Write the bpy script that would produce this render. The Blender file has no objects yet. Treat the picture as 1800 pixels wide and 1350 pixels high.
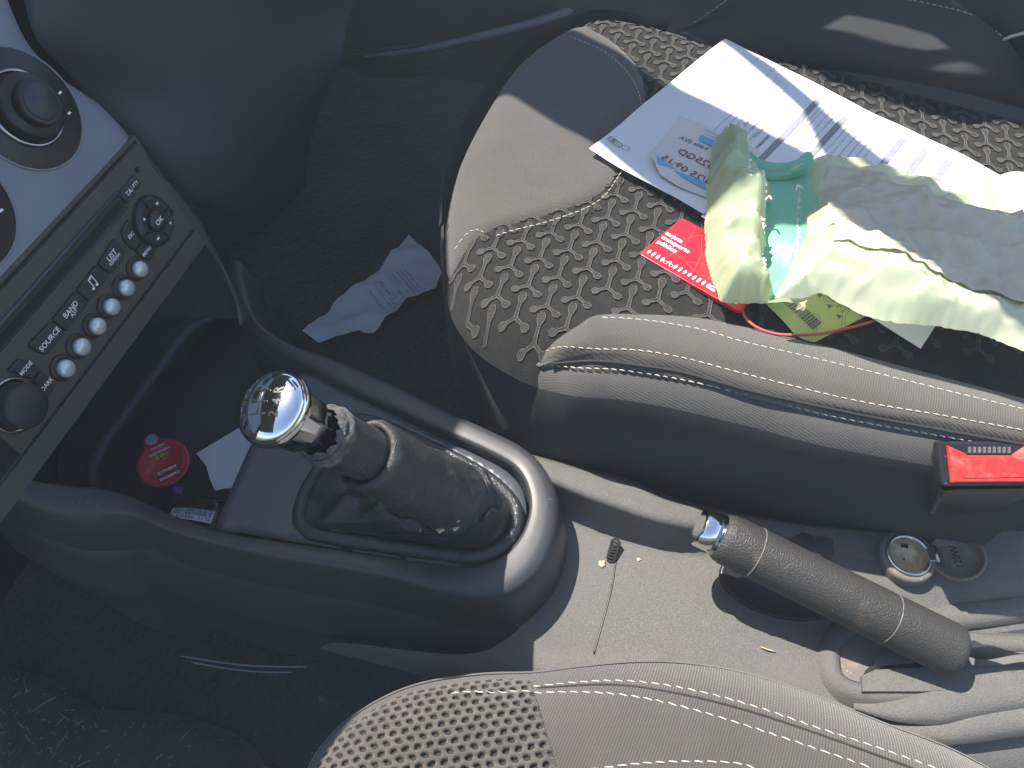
import bpy, bmesh, math, random
import numpy as np
from mathutils import Vector, Matrix, noise
from mathutils.bvhtree import BVHTree
from mathutils.geometry import delaunay_2d_cdt
random.seed(7)
R = math.radians
S = bpy.context.scene
COL = S.collection
# ------------------------------------------------------------------ camera
F = 1352.0; TH = R(14); PH = R(52)
CAM = Vector((0, 0, .68))
FW = Vector((-math.sin(TH)*math.cos(PH), math.cos(TH)*math.cos(PH), -math.sin(PH)))
RT = Vector((math.cos(TH), math.sin(TH), 0)); UP = RT.cross(FW)
cd = bpy.data.cameras.new('camera'); co = bpy.data.objects.new('camera', cd); COL.objects.link(co)
m = Matrix((RT, UP, -FW)).transposed().to_4x4(); m.translation = CAM; co.matrix_world = m
cd.sensor_width = 36; cd.lens = 36*F/1800; cd.clip_start = .01; cd.clip_end = 100
S.camera = co
# ------------------------------------------------------------------ sky, sun, exposure
SUND = Vector((.50, -.215, -1.0)).normalized()          # the way the sunlight travels
TS = -SUND
W = bpy.data.worlds.new('World'); S.world = W; W.use_nodes = True
nt = W.node_tree; sk = nt.nodes.new('ShaderNodeTexSky'); sk.sky_type = 'NISHITA'; sk.sun_disc = False
sk.sun_elevation = math.asin(TS.z); sk.sun_rotation = math.atan2(TS.x, TS.y)
nt.links.new(sk.outputs[0], nt.nodes['Background'].inputs[0]); nt.nodes['Background'].inputs[1].default_value = .115
sd = bpy.data.lights.new('sun', 'SUN'); sd.energy = 5.0; sd.angle = R(.5); sd.color = (1, .93, .84)
so = bpy.data.objects.new('sun', sd); COL.objects.link(so); so.rotation_euler = SUND.to_track_quat('-Z', 'Y').to_euler()
S.view_settings.view_transform = 'Standard'; S.view_settings.look = 'None'
S.view_settings.exposure = 1.12; S.view_settings.gamma = 1

# ------------------------------------------------------------------ measuring helpers
def ray(x, y): return FW + RT*((x-900)/F) + UP*((675-y)/F)
def P(x, y, z):
    d = ray(x, y); return CAM + d*((z-CAM.z)/d.z)
def W3(p):
    return p.copy() if isinstance(p, Vector) else P(*p)
def hitplane(x, y, o, n):
    d = ray(x, y); return CAM + d*((o-CAM).dot(n)/d.dot(n))
def spline(pts, n, closed=False):
    """Catmull-Rom through points, n samples evenly by arc length"""
    p = np.array([list(W3(q)) for q in pts], float)
    if len(p) == 2:
        t = np.linspace(0, 1, n)[:, None]; return p[0]*(1-t)+p[1]*t
    if closed: q = np.vstack([p[-1], p, p[0], p[1]])
    else: q = np.vstack([2*p[0]-p[1], p, 2*p[-1]-p[-2]])
    out = []
    for i in range(1, len(q)-2):
        for t in np.linspace(0, 1, 14, endpoint=False):
            a, b, c, d = q[i-1], q[i], q[i+1], q[i+2]
            out.append(.5*((2*b)+(c-a)*t+(2*a-5*b+4*c-d)*t*t+(3*b-a-3*c+d)*t**3))
    out.append(q[-2]); out = np.array(out)
    s = np.r_[0, np.cumsum(np.linalg.norm(np.diff(out, axis=0), axis=1))]
    t = np.linspace(0, s[-1], n+1)[:-1] if closed else np.linspace(0, s[-1], n)
    return np.stack([np.interp(t, s, out[:, k]) for k in range(3)], 1)

# ------------------------------------------------------------------ objects
BASE = {}
def tag(o, label=None, cat=None, group=None, kind=None):
    if label: o['label'] = label
    if cat: o['category'] = cat
    if group: o['group'] = group
    if kind: o['kind'] = kind
    return o
def thing(name, base, label, cat, group=None):
    o = bpy.data.objects.new(name, None); COL.objects.link(o); o.empty_display_size = .02
    b = W3(base); o.location = b; BASE[o.name] = b
    return tag(o, label, cat, group)
def mesh(name, verts, faces, mat, parent=None, smooth=True, uv=None, kind=None, label=None, solid=0, origin=None):
    b = BASE.get(parent.name) if parent else (W3(origin) if origin is not None else None)
    v = np.array([list(q) for q in verts], float)
    if b is None: b = Vector(v.mean(0))
    v = v-np.array(b)
    me = bpy.data.meshes.new(name); me.from_pydata(v.tolist(), [], [list(map(int, f)) for f in faces])
    me.validate()
    if len(faces) < 30000:
        bm = bmesh.new(); bm.from_mesh(me); bmesh.ops.recalc_face_normals(bm, faces=bm.faces); bm.to_mesh(me); bm.free()
    if smooth: me.polygons.foreach_set('use_smooth', [True]*len(me.polygons))
    mats = mat if isinstance(mat, (list, tuple)) else [mat]
    for q in mats: me.materials.append(q)
    if uv is not None:
        l = me.uv_layers.new(name='UVMap'); vi = np.zeros(len(me.loops), int); me.loops.foreach_get('vertex_index', vi)
        l.data.foreach_set('uv', np.asarray(uv, float)[vi].ravel())
    me.update()
    o = bpy.data.objects.new(name, me); COL.objects.link(o)
    if parent: o.parent = parent
    else: o.location = b
    BASE[o.name] = b
    if kind: o['kind'] = kind
    if label: o['label'] = label
    if solid:
        md = o.modifiers.new('thickness', 'SOLIDIFY'); md.thickness = solid; md.offset = -1
    return o
def gridfaces(nu, nv, wrap=False, off=0):
    f = []
    for j in range(nv-1):
        for i in range(nu-(0 if wrap else 1)):
            a = j*nu+i; b = j*nu+(i+1) % nu
            f.append((off+a, off+a+nu, off+b+nu, off+b))
    return f
def patchgrid(curves, nu, nv, sub=None):
    cs = [spline(c, nu) for c in curves]
    g = np.array([spline([Vector(cs[k][i]) for k in range(len(cs))], nv) for i in range(nu)])
    return g.transpose(1, 0, 2)
def patch(name, curves, nu, nv, mat, parent=None, fn=None, flip=False, **kw):
    g = patchgrid(curves, nu, nv)
    if fn: g = fn(g)
    du = np.r_[0, np.cumsum(np.linalg.norm(np.diff(g[nv//2], axis=0), axis=1))]
    dv = np.r_[0, np.cumsum(np.linalg.norm(np.diff(g[:, nu//2], axis=0), axis=1))]
    uv = np.stack(np.meshgrid(du, dv), -1).reshape(-1, 2)
    f = gridfaces(nu, nv)
    if flip: f = [q[::-1] for q in f]
    return mesh(name, g.reshape(-1, 3), f, mat, parent, uv=uv, **kw)
def polydist(pts, poly):
    d = np.full(len(pts), 1e9)
    for i in range(len(poly)):
        a = poly[i]; b = poly[(i+1) % len(poly)]; ab = b-a
        t = np.clip(((pts-a)@ab)/max(ab@ab, 1e-12), 0, 1)
        d = np.minimum(d, np.linalg.norm(pts-(a+t[:, None]*ab), axis=1))
    return d
def sheet(name, outline, zfun, step, mat, parent=None, n=120, smooth_outline=True, jag=0, **kw):
    """flat outline filled with triangles; zfun(x, y, distance_to_edge) lifts it"""
    if smooth_outline: o = spline(outline, n, True)[:, :2]
    else:
        w = np.array([list(W3(q))[:2] for q in outline]); o = []
        for i in range(len(w)):
            a, b = w[i], w[(i+1) % len(w)]; k = max(1, int(np.linalg.norm(b-a)/step))
            for t in range(k): o.append(a+(b-a)*t/k)
        o = np.array(o)
    if jag:
        rs = np.random.RandomState(3); o = o+rs.normal(0, jag, o.shape)
    lo, hi = o.min(0), o.max(0)
    xs = np.arange(lo[0], hi[0], step); ys = np.arange(lo[1], hi[1], step)
    gx, gy = np.meshgrid(xs, ys); gx = gx.copy(); gx[1::2] += step/2
    pts = np.stack([gx.ravel(), gy.ravel()], 1)
    # inside test
    ins = np.zeros(len(pts), bool); x, y = pts[:, 0], pts[:, 1]
    for i in range(len(o)):
        a, b = o[i], o[(i+1) % len(o)]
        c = (a[1] > y) != (b[1] > y)
        with np.errstate(divide='ignore', invalid='ignore'):
            ins ^= c & (x < (b[0]-a[0])*(y-a[1])/(b[1]-a[1]+1e-15)+a[0])
    pts = pts[ins]; pts = pts[polydist(pts, o) > step*.4]
    allp = np.vstack([o, pts]); k = len(o)
    res = delaunay_2d_cdt([Vector(q) for q in allp], [(i, (i+1) % k) for i in range(k)], [], 1, 1e-7)
    v2 = np.array([list(q) for q in res[0]]); d = polydist(v2, o)
    z = np.array([zfun(a[0], a[1], b) for a, b in zip(v2, d)])
    fs = []
    for f in res[2]:
        a, b, c = [v2[q] for q in f[:3]]
        fs.append(f if (b[0]-a[0])*(c[1]-a[1])-(b[1]-a[1])*(c[0]-a[0]) > 0 else f[::-1])
    return mesh(name, np.c_[v2, z], fs, mat, parent, uv=v2, **kw)
def bvh(o):
    b = BASE[o.name]; return BVHTree.FromPolygons([v.co+b for v in o.data.vertices], [p.vertices[:] for p in o.data.polygons])
def drop(trees, x, y, default=None):
    z = None
    for t in trees:
        h = t.ray_cast(Vector((x, y, 2)), Vector((0, 0, -1)))
        if h[0] is not None and (z is None or h[0].z > z): z = h[0].z
    return z if z is not None else default
def frame(t, hint=Vector((0, 0, 1))):
    t = t.normalized(); a = hint-t*hint.dot(t)
    if a.length < 1e-6: a = Vector((1, 0, 0))-t*t.x
    a.normalize(); return a, t.cross(a)
def tubeverts(pts, rad, seg=10, cap=True, off=0, flat=1.0):
    pts = [Vector(p) for p in pts]; v = []; f = []; n = len(pts)
    for i, p in enumerate(pts):
        t = pts[min(i+1, n-1)]-pts[max(i-1, 0)]; a, b = frame(t)
        r = rad[i] if hasattr(rad, '__len__') else rad
        for k in range(seg):
            q = 2*math.pi*k/seg; v.append(p+a*(math.sin(q)*r*flat)+b*(math.cos(q)*r))
    f = gridfaces(seg, n, True, off)
    if cap:
        f.append([off+k for k in range(seg)][::-1]); f.append([off+(n-1)*seg+k for k in range(seg)])
    return v, f
def tube(name, pts, rad, mat, parent=None, n=None, seg=10, **kw):
    q = spline(pts, n) if n else [W3(p) for p in pts]
    v, f = tubeverts(q, rad, seg); return mesh(name, v, f, mat, parent, **kw)
def lathe(name, o, axis, prof, mat, parent=None, seg=40, hint=Vector((0, 0, 1)), capend=True, **kw):
    """prof: (radius, distance along axis)"""
    a, b = frame(axis, hint); t = axis.normalized(); v = []
    for r, h in prof:
        for k in range(seg):
            q = 2*math.pi*k/seg; v.append(o+t*h+a*(math.cos(q)*r)+b*(math.sin(q)*r))
    f = gridfaces(seg, len(prof), True)
    if capend: f.append([k for k in range(seg)][::-1]); f.append([(len(prof)-1)*seg+k for k in range(seg)])
    return mesh(name, v, f, mat, parent, **kw)
def prism(name, outline, o, ux, uy, h, mat, parent=None, bevel=.0006, **kw):
    """outline in (u, v) metres on a plane at o, standing h proud along ux x uy, with a bevelled rim"""
    nrm = ux.cross(uy).normalized(); q = np.array(outline); c = q.mean(0); n = len(q)
    ar = sum(q[i][0]*q[(i+1) % n][1]-q[(i+1) % n][0]*q[i][1] for i in range(n))
    if ar < 0: q = q[::-1]
    # inward offset
    def inset(d):
        out = []
        for i in range(n):
            a, b, e = q[i-1], q[i], q[(i+1) % n]
            t1 = (b-a)/(np.linalg.norm(b-a)+1e-12); t2 = (e-b)/(np.linalg.norm(e-b)+1e-12)
            nn = np.array([-(t1+t2)[1], (t1+t2)[0]]); nn = nn/(np.linalg.norm(nn)+1e-12); out.append(b+nn*d)
        return np.array(out)
    rings = [(q, -.002), (q, h-bevel), (inset(bevel*.35), h-bevel*.3), (inset(bevel), h)]
    v = []
    for rr, hh in rings:
        for a in rr: v.append(o+ux*a[0]+uy*a[1]+nrm*hh)
    f = gridfaces(n, 4, True); f = [g[::-1] for g in f]
    f.append([3*n+i for i in range(n)])
    ob = mesh(name, v, f, mat, parent, smooth=False, **kw)
    return ob
def rrect(cx, cy, w, h, r, k=4, rot=0):
    o = []
    for sx, sy, a0 in ((1, 1, 0), (-1, 1, 90), (-1, -1, 180), (1, -1, 270)):
        for i in range(k+1):
            a = R(a0+90*i/k); o.append((sx*(w/2-r)+r*math.cos(a), sy*(h/2-r)+r*math.sin(a)))
    c, s = math.cos(rot), math.sin(rot)
    return [(cx+x*c-y*s, cy+x*s+y*c) for x, y in o]
def textgeo(s, size, align='CENTER', bold=False):
    cu = bpy.data.curves.new('t', 'FONT'); cu.body = s; cu.size = size; cu.align_x = align; cu.align_y = 'CENTER'; cu.resolution_u = 2
    cu.offset = size*(.022 if bold else .008)
    ob = bpy.data.objects.new('t', cu); COL.objects.link(ob)
    dg = bpy.context.evaluated_depsgraph_get(); me = bpy.data.meshes.new_from_object(ob.evaluated_get(dg))
    v = [tuple(q.co) for q in me.vertices]; f = [tuple(p.vertices) for p in me.polygons]
    bpy.data.objects.remove(ob); bpy.data.curves.remove(cu); bpy.data.meshes.remove(me)
    return v, f
def text(s, o, ux, uy, size, mat, parent, name='lettering', bold=False, align='CENTER', fn=None):
    v, f = textgeo(s, size, align, bold); ux = ux.normalized(); uy = uy.normalized()
    w = [o+ux*a[0]+uy*a[1] for a in v]
    if fn: w = [fn(q) for q in w]
    return mesh(name, w, f, mat, parent, smooth=False)
class Bag:
    def __init__(s): s.v = []; s.f = []
    def add(s, v, f):
        o = len(s.v); s.v += [Vector(q) for q in v]; s.f += [[o+i for i in g] for g in f]
    def poly(s, pts): s.add(pts, [list(range(len(pts)))])
    def build(s, name, mat, parent=None, **kw): return mesh(name, s.v, s.f, mat, parent, **kw)
def stitches(name, path, mat, parent, trees=None, pitch=.0055, length=.0042, r=.00042, lift=.0004, nm='stitching'):
    q = spline(path, 400); s = np.r_[0, np.cumsum(np.linalg.norm(np.diff(q, axis=0), axis=1))]
    b = Bag(); t = 0
    def at(d): return Vector([np.interp(d, s, q[:, k]) for k in range(3)])
    while t+length < s[-1]:
        ln = length*random.uniform(.9, 1.08); pp = [at(t+ln*u) for u in (0, .25, .5, .75, 1)]
        if trees:
            for p in pp:
                z = drop(trees, p.x, p.y)
                if z is not None and abs(z-p.z) < .03: p.z = z
        dirn = (pp[-1]-pp[0]).normalized(); side = dirn.cross(Vector((0, 0, 1)))*r*random.uniform(.5, 1)
        for k, p in enumerate(pp): p += Vector((0, 0, lift*(0, .8, 1, .8, 0)[k]))+side*(k/2-1)
        v, f = tubeverts(pp, [r*.5, r, r, r, r*.5], 6); b.add(v, f)
        t += pitch
    return b.build(name, mat, parent)

# ------------------------------------------------------------------ materials
def mat(name, col, rough=.6, metal=0, spec=.5, grain=None, grain2=None, var=None, weave=None, sheen=0, coat=0, specks=None, trans=0, uvmap=False, dirt=None, cell=None):
    M = bpy.data.materials.new(name); M.use_nodes = True; n = M.node_tree.nodes; l = M.node_tree.links
    b = n['Principled BSDF']; b.inputs['Roughness'].default_value = rough; b.inputs['Metallic'].default_value = metal
    b.inputs['Specular IOR Level'].default_value = spec
    b.inputs['Sheen Weight'].default_value = sheen; b.inputs['Sheen Roughness'].default_value = .5
    b.inputs['Coat Weight'].default_value = coat
    tc = n.new('ShaderNodeTexCoord'); co_ = tc.outputs['UV' if uvmap else 'Object']
    def tex(kind, scale, **kw):
        t = n.new(kind); l.new(co_, t.inputs['Vector']); t.inputs['Scale'].default_value = scale
        for k, v in kw.items():
            if k in t.inputs: t.inputs[k].default_value = v
        return t
    rgb = n.new('ShaderNodeRGB'); rgb.outputs[0].default_value = (*col, 1); c = rgb.outputs[0]
    def mixc(fac, c1, c2, bt='MIX'):
        m = n.new('ShaderNodeMix'); m.data_type = 'RGBA'; m.blend_type = bt
        if hasattr(fac, 'links'): l.new(fac, m.inputs[0])
        else: m.inputs[0].default_value = fac
        l.new(c1, m.inputs[6])
        if hasattr(c2, 'links'): l.new(c2, m.inputs[7])
        else: m.inputs[7].default_value = (*c2, 1)
        return m.outputs[2]
    def rng(src, a, b_, c0=0, c1=1):
        m = n.new('ShaderNodeMapRange'); l.new(src, m.inputs[0]); m.inputs[1].default_value = a; m.inputs[2].default_value = b_
        m.inputs[3].default_value = c0; m.inputs[4].default_value = c1; return m.outputs[0]
    if var:
        t = tex('ShaderNodeTexNoise', var[0], Detail=5, Roughness=.6)
        g = rng(t.outputs[0], .3, .7, 1-var[1], 1+var[1])
        h = n.new('ShaderNodeVectorMath'); h.operation = 'SCALE'; l.new(c, h.inputs[0]); l.new(g, h.inputs[3]); c = h.outputs[0]
    if dirt:
        t = tex('ShaderNodeTexNoise', dirt[0], Detail=8, Roughness=.7)
        c = mixc(rng(t.outputs[0], dirt[2], dirt[2]+.16, 0, dirt[3] if len(dirt) > 3 else .6), c, dirt[1])
    if specks:
        t = tex('ShaderNodeTexVoronoi', specks[0]); 
        t2 = tex('ShaderNodeTexNoise', specks[0]*.13, Detail=2)
        th = n.new('ShaderNodeMath'); th.operation = 'MULTIPLY'; l.new(rng(t2.outputs[0], .5, .68, 0, specks[2]), th.inputs[0]); th.inputs[1].default_value = 1
        ls = n.new('ShaderNodeMath'); ls.operation = 'LESS_THAN'; l.new(t.outputs['Distance'], ls.inputs[0]); l.new(th.outputs[0], ls.inputs[1])
        c = mixc(ls.outputs[0], c, specks[1])
    bump = None
    def addbump(h, strength, dist):
        nonlocal bump
        bn = n.new('ShaderNodeBump'); bn.inputs['Strength'].default_value = strength; bn.inputs['Distance'].default_value = dist
        l.new(h, bn.inputs['Height'])
        if bump: l.new(bump, bn.inputs['Normal'])
        bump = bn.outputs[0]
    for g in (grain, grain2):
        if g:
            t = tex('ShaderNodeTexNoise', g[0], Detail=3, Roughness=.6); addbump(t.outputs[0], g[1], g[2])
    if cell:
        t = tex('ShaderNodeTexVoronoi', cell[0]); t.feature = 'DISTANCE_TO_EDGE'
        addbump(rng(t.outputs['Distance'], 0, .25), cell[1], cell[2])
    if weave:
        sc, st, amt = weave
        mp = n.new('ShaderNodeMapping'); l.new(co_, mp.inputs[0]); mp.inputs['Rotation'].default_value = (0, 0, R(12))
        outs = []
        for d in ('X', 'Y'):
            t = n.new('ShaderNodeTexWave'); t.bands_direction = d; l.new(mp.outputs[0], t.inputs[0]); t.inputs['Scale'].default_value = sc*(1 if d == 'X' else 1.3)
            t.inputs['Distortion'].default_value = .6; t.inputs['Detail'].default_value = 1; outs.append(t.outputs['Fac'])
        mm = n.new('ShaderNodeMath'); mm.operation = 'MULTIPLY'; l.new(outs[0], mm.inputs[0]); l.new(outs[1], mm.inputs[1])
        addbump(mm.outputs[0], st, .0004)
        g = rng(mm.outputs[0], 0, .8, 1-amt, 1+amt)
        h = n.new('ShaderNodeVectorMath'); h.operation = 'SCALE'; l.new(c, h.inputs[0]); l.new(g, h.inputs[3]); c = h.outputs[0]
    l.new(c, b.inputs['Base Color'])
    if bump: l.new(bump, b.inputs['Normal'])
    if trans:
        tr = n.new('ShaderNodeBsdfTranslucent'); l.new(c, tr.inputs[0])
        mx = n.new('ShaderNodeMixShader'); mx.inputs[0].default_value = trans; l.new(b.outputs[0], mx.inputs[1]); l.new(tr.outputs[0], mx.inputs[2])
        l.new(mx.outputs[0], n['Material Output'].inputs[0])
    return M
DUST = (.34, .32, .27)
m_carpet = mat('black carpet', (.022, .025, .028), .95, sheen=.3, grain=(900, .8, .002), grain2=(120, .6, .004), var=(14, .4), specks=(160, (.2, .18, .15), .1))
m_cons = mat('black satin console plastic', (.036, .038, .043), .40, grain=(2600, .22, .0004), var=(30, .12), specks=(420, DUST, .13))
m_plate = mat('dark blue grey smooth plastic', (.060, .066, .078), .40, grain=(2200, .10, .0003), var=(24, .16), specks=(380, DUST, .12), dirt=(9, (.16, .15, .14), .56, .4))
m_tunnel = mat('grey grained tunnel plastic', (.122, .120, .113), .5, grain=(1500, .9, .0010), grain2=(600, .12, .001), var=(900, .22), specks=(800, (.30, .29, .27), .18), dirt=(11, (.20, .185, .15), .56, .5))
m_fascia = mat('satin fascia with sky glare', (.19, .205, .24), .38, grain=(1800, .05, .0003), var=(8, .12))  # grey blue sky glare on dark fascia plastic is put into the colour
m_radio = mat('charcoal radio plastic', (.062, .060, .054), .5, grain=(1500, .1, .0003), dirt=(38, (.22, .20, .16), .60, .5), specks=(300, DUST, .10))
m_key = mat('soft black key rubber', (.022, .024, .028), .45, var=(60, .3), specks=(400, DUST, .07))
m_dark = mat('black plastic', (.014, .015, .017), .38)
m_gap = mat('black gap', (.005, .005, .006), .8)
m_silver = mat('brushed silver button', (.62, .64, .65), .30, .45, grain=(900, .08, .0003))
m_chrome = mat('chrome', (.86, .87, .88), .06, 1, grain=(160, .04, .0006), dirt=(120, (.45, .43, .4), .66, .5))
m_chromed = mat('smoked chrome', (.35, .35, .36), .10, 1, grain=(120, .04, .0006))
m_leather = mat('black leather', (.026, .027, .030), .28, cell=(650, .35, .0006), grain=(90, .35, .003), specks=(260, DUST, .13))
m_sleeve = mat('worn sleeve leather', (.036, .035, .033), .46, cell=(700, .35, .0007), grain=(60, .5, .003), dirt=(45, (.17, .16, .135), .54, .6), specks=(300, DUST, .14))
m_grip = mat('grained handbrake leather', (.040, .038, .034), .48, cell=(620, .45, .0006), grain=(900, .3, .0006), dirt=(40, (.16, .13, .10), .56, .55), specks=(260, (.36, .33, .27), .12))
m_foam = mat('torn grey foam', (.13, .125, .115), .9, grain=(700, .8, .002), var=(140, .6), dirt=(150, (.04, .04, .04), .5, .8))
m_fab = mat('grey brown seat cloth', (.074, .069, .061), .95, sheen=.35, weave=(210, .7, .35), grain=(1800, .5, .0006), var=(22, .10), uvmap=False)
m_fabd = mat('dark seat side cloth', (.085, .082, .078), .95, sheen=.2, weave=(240, .5, .3), grain=(1600, .5, .0006), var=(20, .12))
m_skirt = mat('black seat side cloth', (.020, .021, .021), .95, sheen=.04, grain=(1500, .4, .0006), var=(14, .15), specks=(200, DUST, .05))
m_ins = mat('black velour insert', (.013, .0125, .012), 1, sheen=.04, grain=(1100, .9, .0014), grain2=(3000, .6, .0008), var=(90, .4), specks=(350, (.25, .23, .2), .08))
m_motif = mat('charcoal woven motif', (.030, .028, .026), .95, sheen=.1, grain=(2500, .6, .0006), var=(120, .15))
m_thr = mat('pale woven outline thread', (.088, .083, .074), .9, grain=(3000, .5, .0005), var=(150, .3))
m_st = mat('cream stitching thread', (.46, .43, .36), .8, var=(300, .15))
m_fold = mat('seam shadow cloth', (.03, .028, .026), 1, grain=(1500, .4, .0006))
m_paper = mat('white paper', (.82, .83, .85), .7, grain=(28, .25, .006), grain2=(120, .1, .002), trans=.12)
m_paperb = mat('thin receipt paper', (.80, .82, .84), .7, grain=(70, .2, .003), trans=.12)
m_tick = mat('aged ticket paper', (.66, .63, .60), .7, grain=(80, .15, .002), dirt=(60, (.60, .45, .40), .60, .45))
m_inkl = mat('light grey fine print', (.33, .34, .38), .8)
m_ink = mat('grey print ink', (.13, .14, .16), .8)
m_bar = mat('grey print bar', (.25, .26, .29), .8, var=(200, .15))
m_blue = mat('light blue ticket print', (.14, .42, .68), .7)
m_maroon = mat('dot print maroon ink', (.20, .07, .10), .8)
m_red = mat('glossy red card', (.78, .012, .028), .28, coat=.3, specks=(300, (.9, .5, .5), .05))
m_redl = mat('pale red card print', (.86, .09, .10), .3)
m_white = mat('white print', (.88, .88, .86), .5)
m_bag = mat('pale green plastic film', (.58, .68, .46), .20, trans=.42, grain=(180, .12, .001), var=(20, .10))
m_bagf = mat('cream green plastic film', (.64, .69, .50), .20, trans=.40, grain=(180, .12, .001), var=(16, .10))
m_bagin = mat('teal green plastic inside', (.22, .56, .37), .3, trans=.25, grain=(140, .12, .001), var=(16, .08))
m_bagp = mat('beige grey paper print on bag', (.52, .49, .385), .42, trans=.12, grain=(160, .15, .001), var=(40, .05), dirt=(30, (.46, .37, .32), .60, .35))
m_torn = mat('torn white plastic edge', (.85, .86, .78), .6, trans=.3)
m_yel = mat('yellow green label paper', (.62, .66, .26), .5, trans=.2, var=(25, .1))
m_cord = mat('red cord', (.55, .10, .09), .7, grain=(1500, .6, .0006))
m_buck = mat('red buckle button', (.72, .035, .030), .4, grain=(200, .1, .001), dirt=(50, (.85, .25, .2), .5, .5))
m_alum = mat('brushed aluminium', (.62, .60, .56), .28, 1, grain=(700, .15, .0004), dirt=(60, (.35, .28, .2), .6, .5))
m_cap = mat('worn dark grey cap', (.14, .13, .12), .42, grain=(500, .2, .0006), dirt=(60, (.3, .24, .17), .52, .5), specks=(300, (.5, .42, .3), .15))
m_lid = mat('dark red foil lid', (.45, .015, .035), .35, coat=.2, grain=(150, .1, .001))
m_olive = mat('olive green print', (.30, .34, .06), .6)
m_crumb = mat('dry crumb', (.52, .40, .23), .85, grain=(600, .5, .001), var=(200, .3))
m_straw = mat('dry straw', (.24, .17, .11), .9, var=(60, .3))
m_mat = mat('dirty floor mat', (.034, .031, .028), 1, sheen=.2, grain=(700, .9, .002), grain2=(90, .6, .004), dirt=(16, (.10, .085, .065), .52, .6), specks=(150, (.25, .22, .17), .16))
m_dash = mat('slate dashboard plastic', (.090, .100, .108), .55, grain=(900, .3, .0008), var=(6, .1))
m_paint = mat('shade plate grey', (.30, .31, .32), .3)  # for the unseen plates added to cast shade

# ------------------------------------------------------------------ unseen plates added as roof and pillars, outlines traced back from their shadows
RZ = .98
def up_(x, y, z):
    p = P(x, y, z) if not isinstance(x, Vector) else x; return p+TS*((RZ-p.z)/TS.z)
def shadepiece(name, w, mat_, par, th=.02):
    n = len(w); v = [Vector((a.x, a.y, RZ)) for a in w]+[Vector((a.x, a.y, RZ+th)) for a in w]
    return mesh(name, v, [list(range(n))[::-1], list(range(n, 2*n))]+[[i, (i+1) % n, n+(i+1) % n, n+i] for i in range(n)], mat_, par, smooth=False)
rf = thing('shade_roof', Vector((-.9, .5, RZ)), 'unseen grey plates added overhead as roof and pillars, shaped to throw the cabin shade', 'car roof')
edge_ = [(785, 300, .262), (778, 420, .262), (783, 500, .262), (792, 560, .257), (800, 640, .235), (796, 705, .218), (772, 756, .214), (756, 820, .212), (752, 900, .21), (762, 950, .21), (780, 1005, .21), (812, 1055, .20), (800, 1110, .16)]
ep = [up_(*q) for q in edge_]
e0 = Vector((ep[0].x-.02, 1.9, RZ)); e1 = Vector((ep[-1].x-.06, -1.2, RZ))
dsp = spline([e0]+ep+[Vector((ep[-1].x-.01, ep[-1].y-.12, RZ)), Vector((ep[-1].x-.03, -.4, RZ)), e1], 60)
shadepiece('shade_panel', [Vector(q) for q in dsp]+[Vector((-2.6, -1.2, RZ)), Vector((-2.6, 1.9, RZ))], m_paint, rf)
B1U = [(905, 36, .27), (985, 70, .28), (1080, 108, .288), (1180, 148, .304), (1300, 205, .305), (1400, 256, .305), (1480, 310, .305), (1640, 345, .32), (1860, 405, .32)]
B1L = [(1860, 640, .32), (1800, 610, .32), (1700, 545, .325), (1600, 478, .325), (1500, 415, .325), (1440, 365, .32), (1340, 400, .305), (1240, 384, .304), (1140, 322, .304), (1040, 265, .29), (985, 236, .29), (920, 196, .287), (860, 180, .27), (820, 190, .26)]
shadepiece('shade_band', [up_(*q) for q in B1U+B1L], m_paint, rf)
B2 = [(1270, 60, .304), (1340, 108, .304), (1400, 158, .304), (1490, 235, .304), (1560, 292, .304), (1530, 330, .304), (1444, 262, .304), (1409, 191, .304), (1369, 155, .304), (1289, 86, .304), (1262, 66, .304)]
shadepiece('shade_bar', [up_(*q) for q in B2], m_paint, rf)
B3 = [(1150, -60, .30), (1204, 50, .297), (1300, 92, .297), (1450, 124, .297), (1640, 158, .297), (1860, 200, .297), (1990, 190, .30), (1990, 100, .33), (1690, 92, .335), (1600, 88, .335), (1500, 74, .33), (1430, 60, .33), (1425, 36, .33), (1470, 22, .33), (1560, 30, .335), (1640, 55, .335), (1690, 92, .336), (1990, 99, .33), (1990, -160, .33), (1150, -160, .33)]
shadepiece('shade_header', [up_(*q) for q in B3], m_paint, rf)

# ------------------------------------------------------------------ the setting: floor and body shell
def flat(name, pts, mat_, th=.004, **kw):
    w = [W3(p) for p in pts]; n = len(w); v = w+[p-Vector((0, 0, th)) for p in w]
    f = [list(range(n)), list(range(2*n-1, n-1, -1))]+[[i, n+i, n+(i+1) % n, (i+1) % n] for i in range(n)]
    return mesh(name, v, f, mat_, smooth=False, **kw)
def terr(x, y): return .004*noise.noise(Vector((x*9, y*9, 0)))+.0016*noise.noise(Vector((x*60, y*60, 3)))
g = []
nx, ny = 150, 170
for j in range(ny):
    for i in range(nx):
        x = -1.5+2.2*i/(nx-1); y = -.5+2.2*j/(ny-1); g.append((x, y, terr(x, y)))
fl = mesh('footwell_floor', g, [q for q in gridfaces(nx, ny)], m_carpet, kind='structure')
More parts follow.
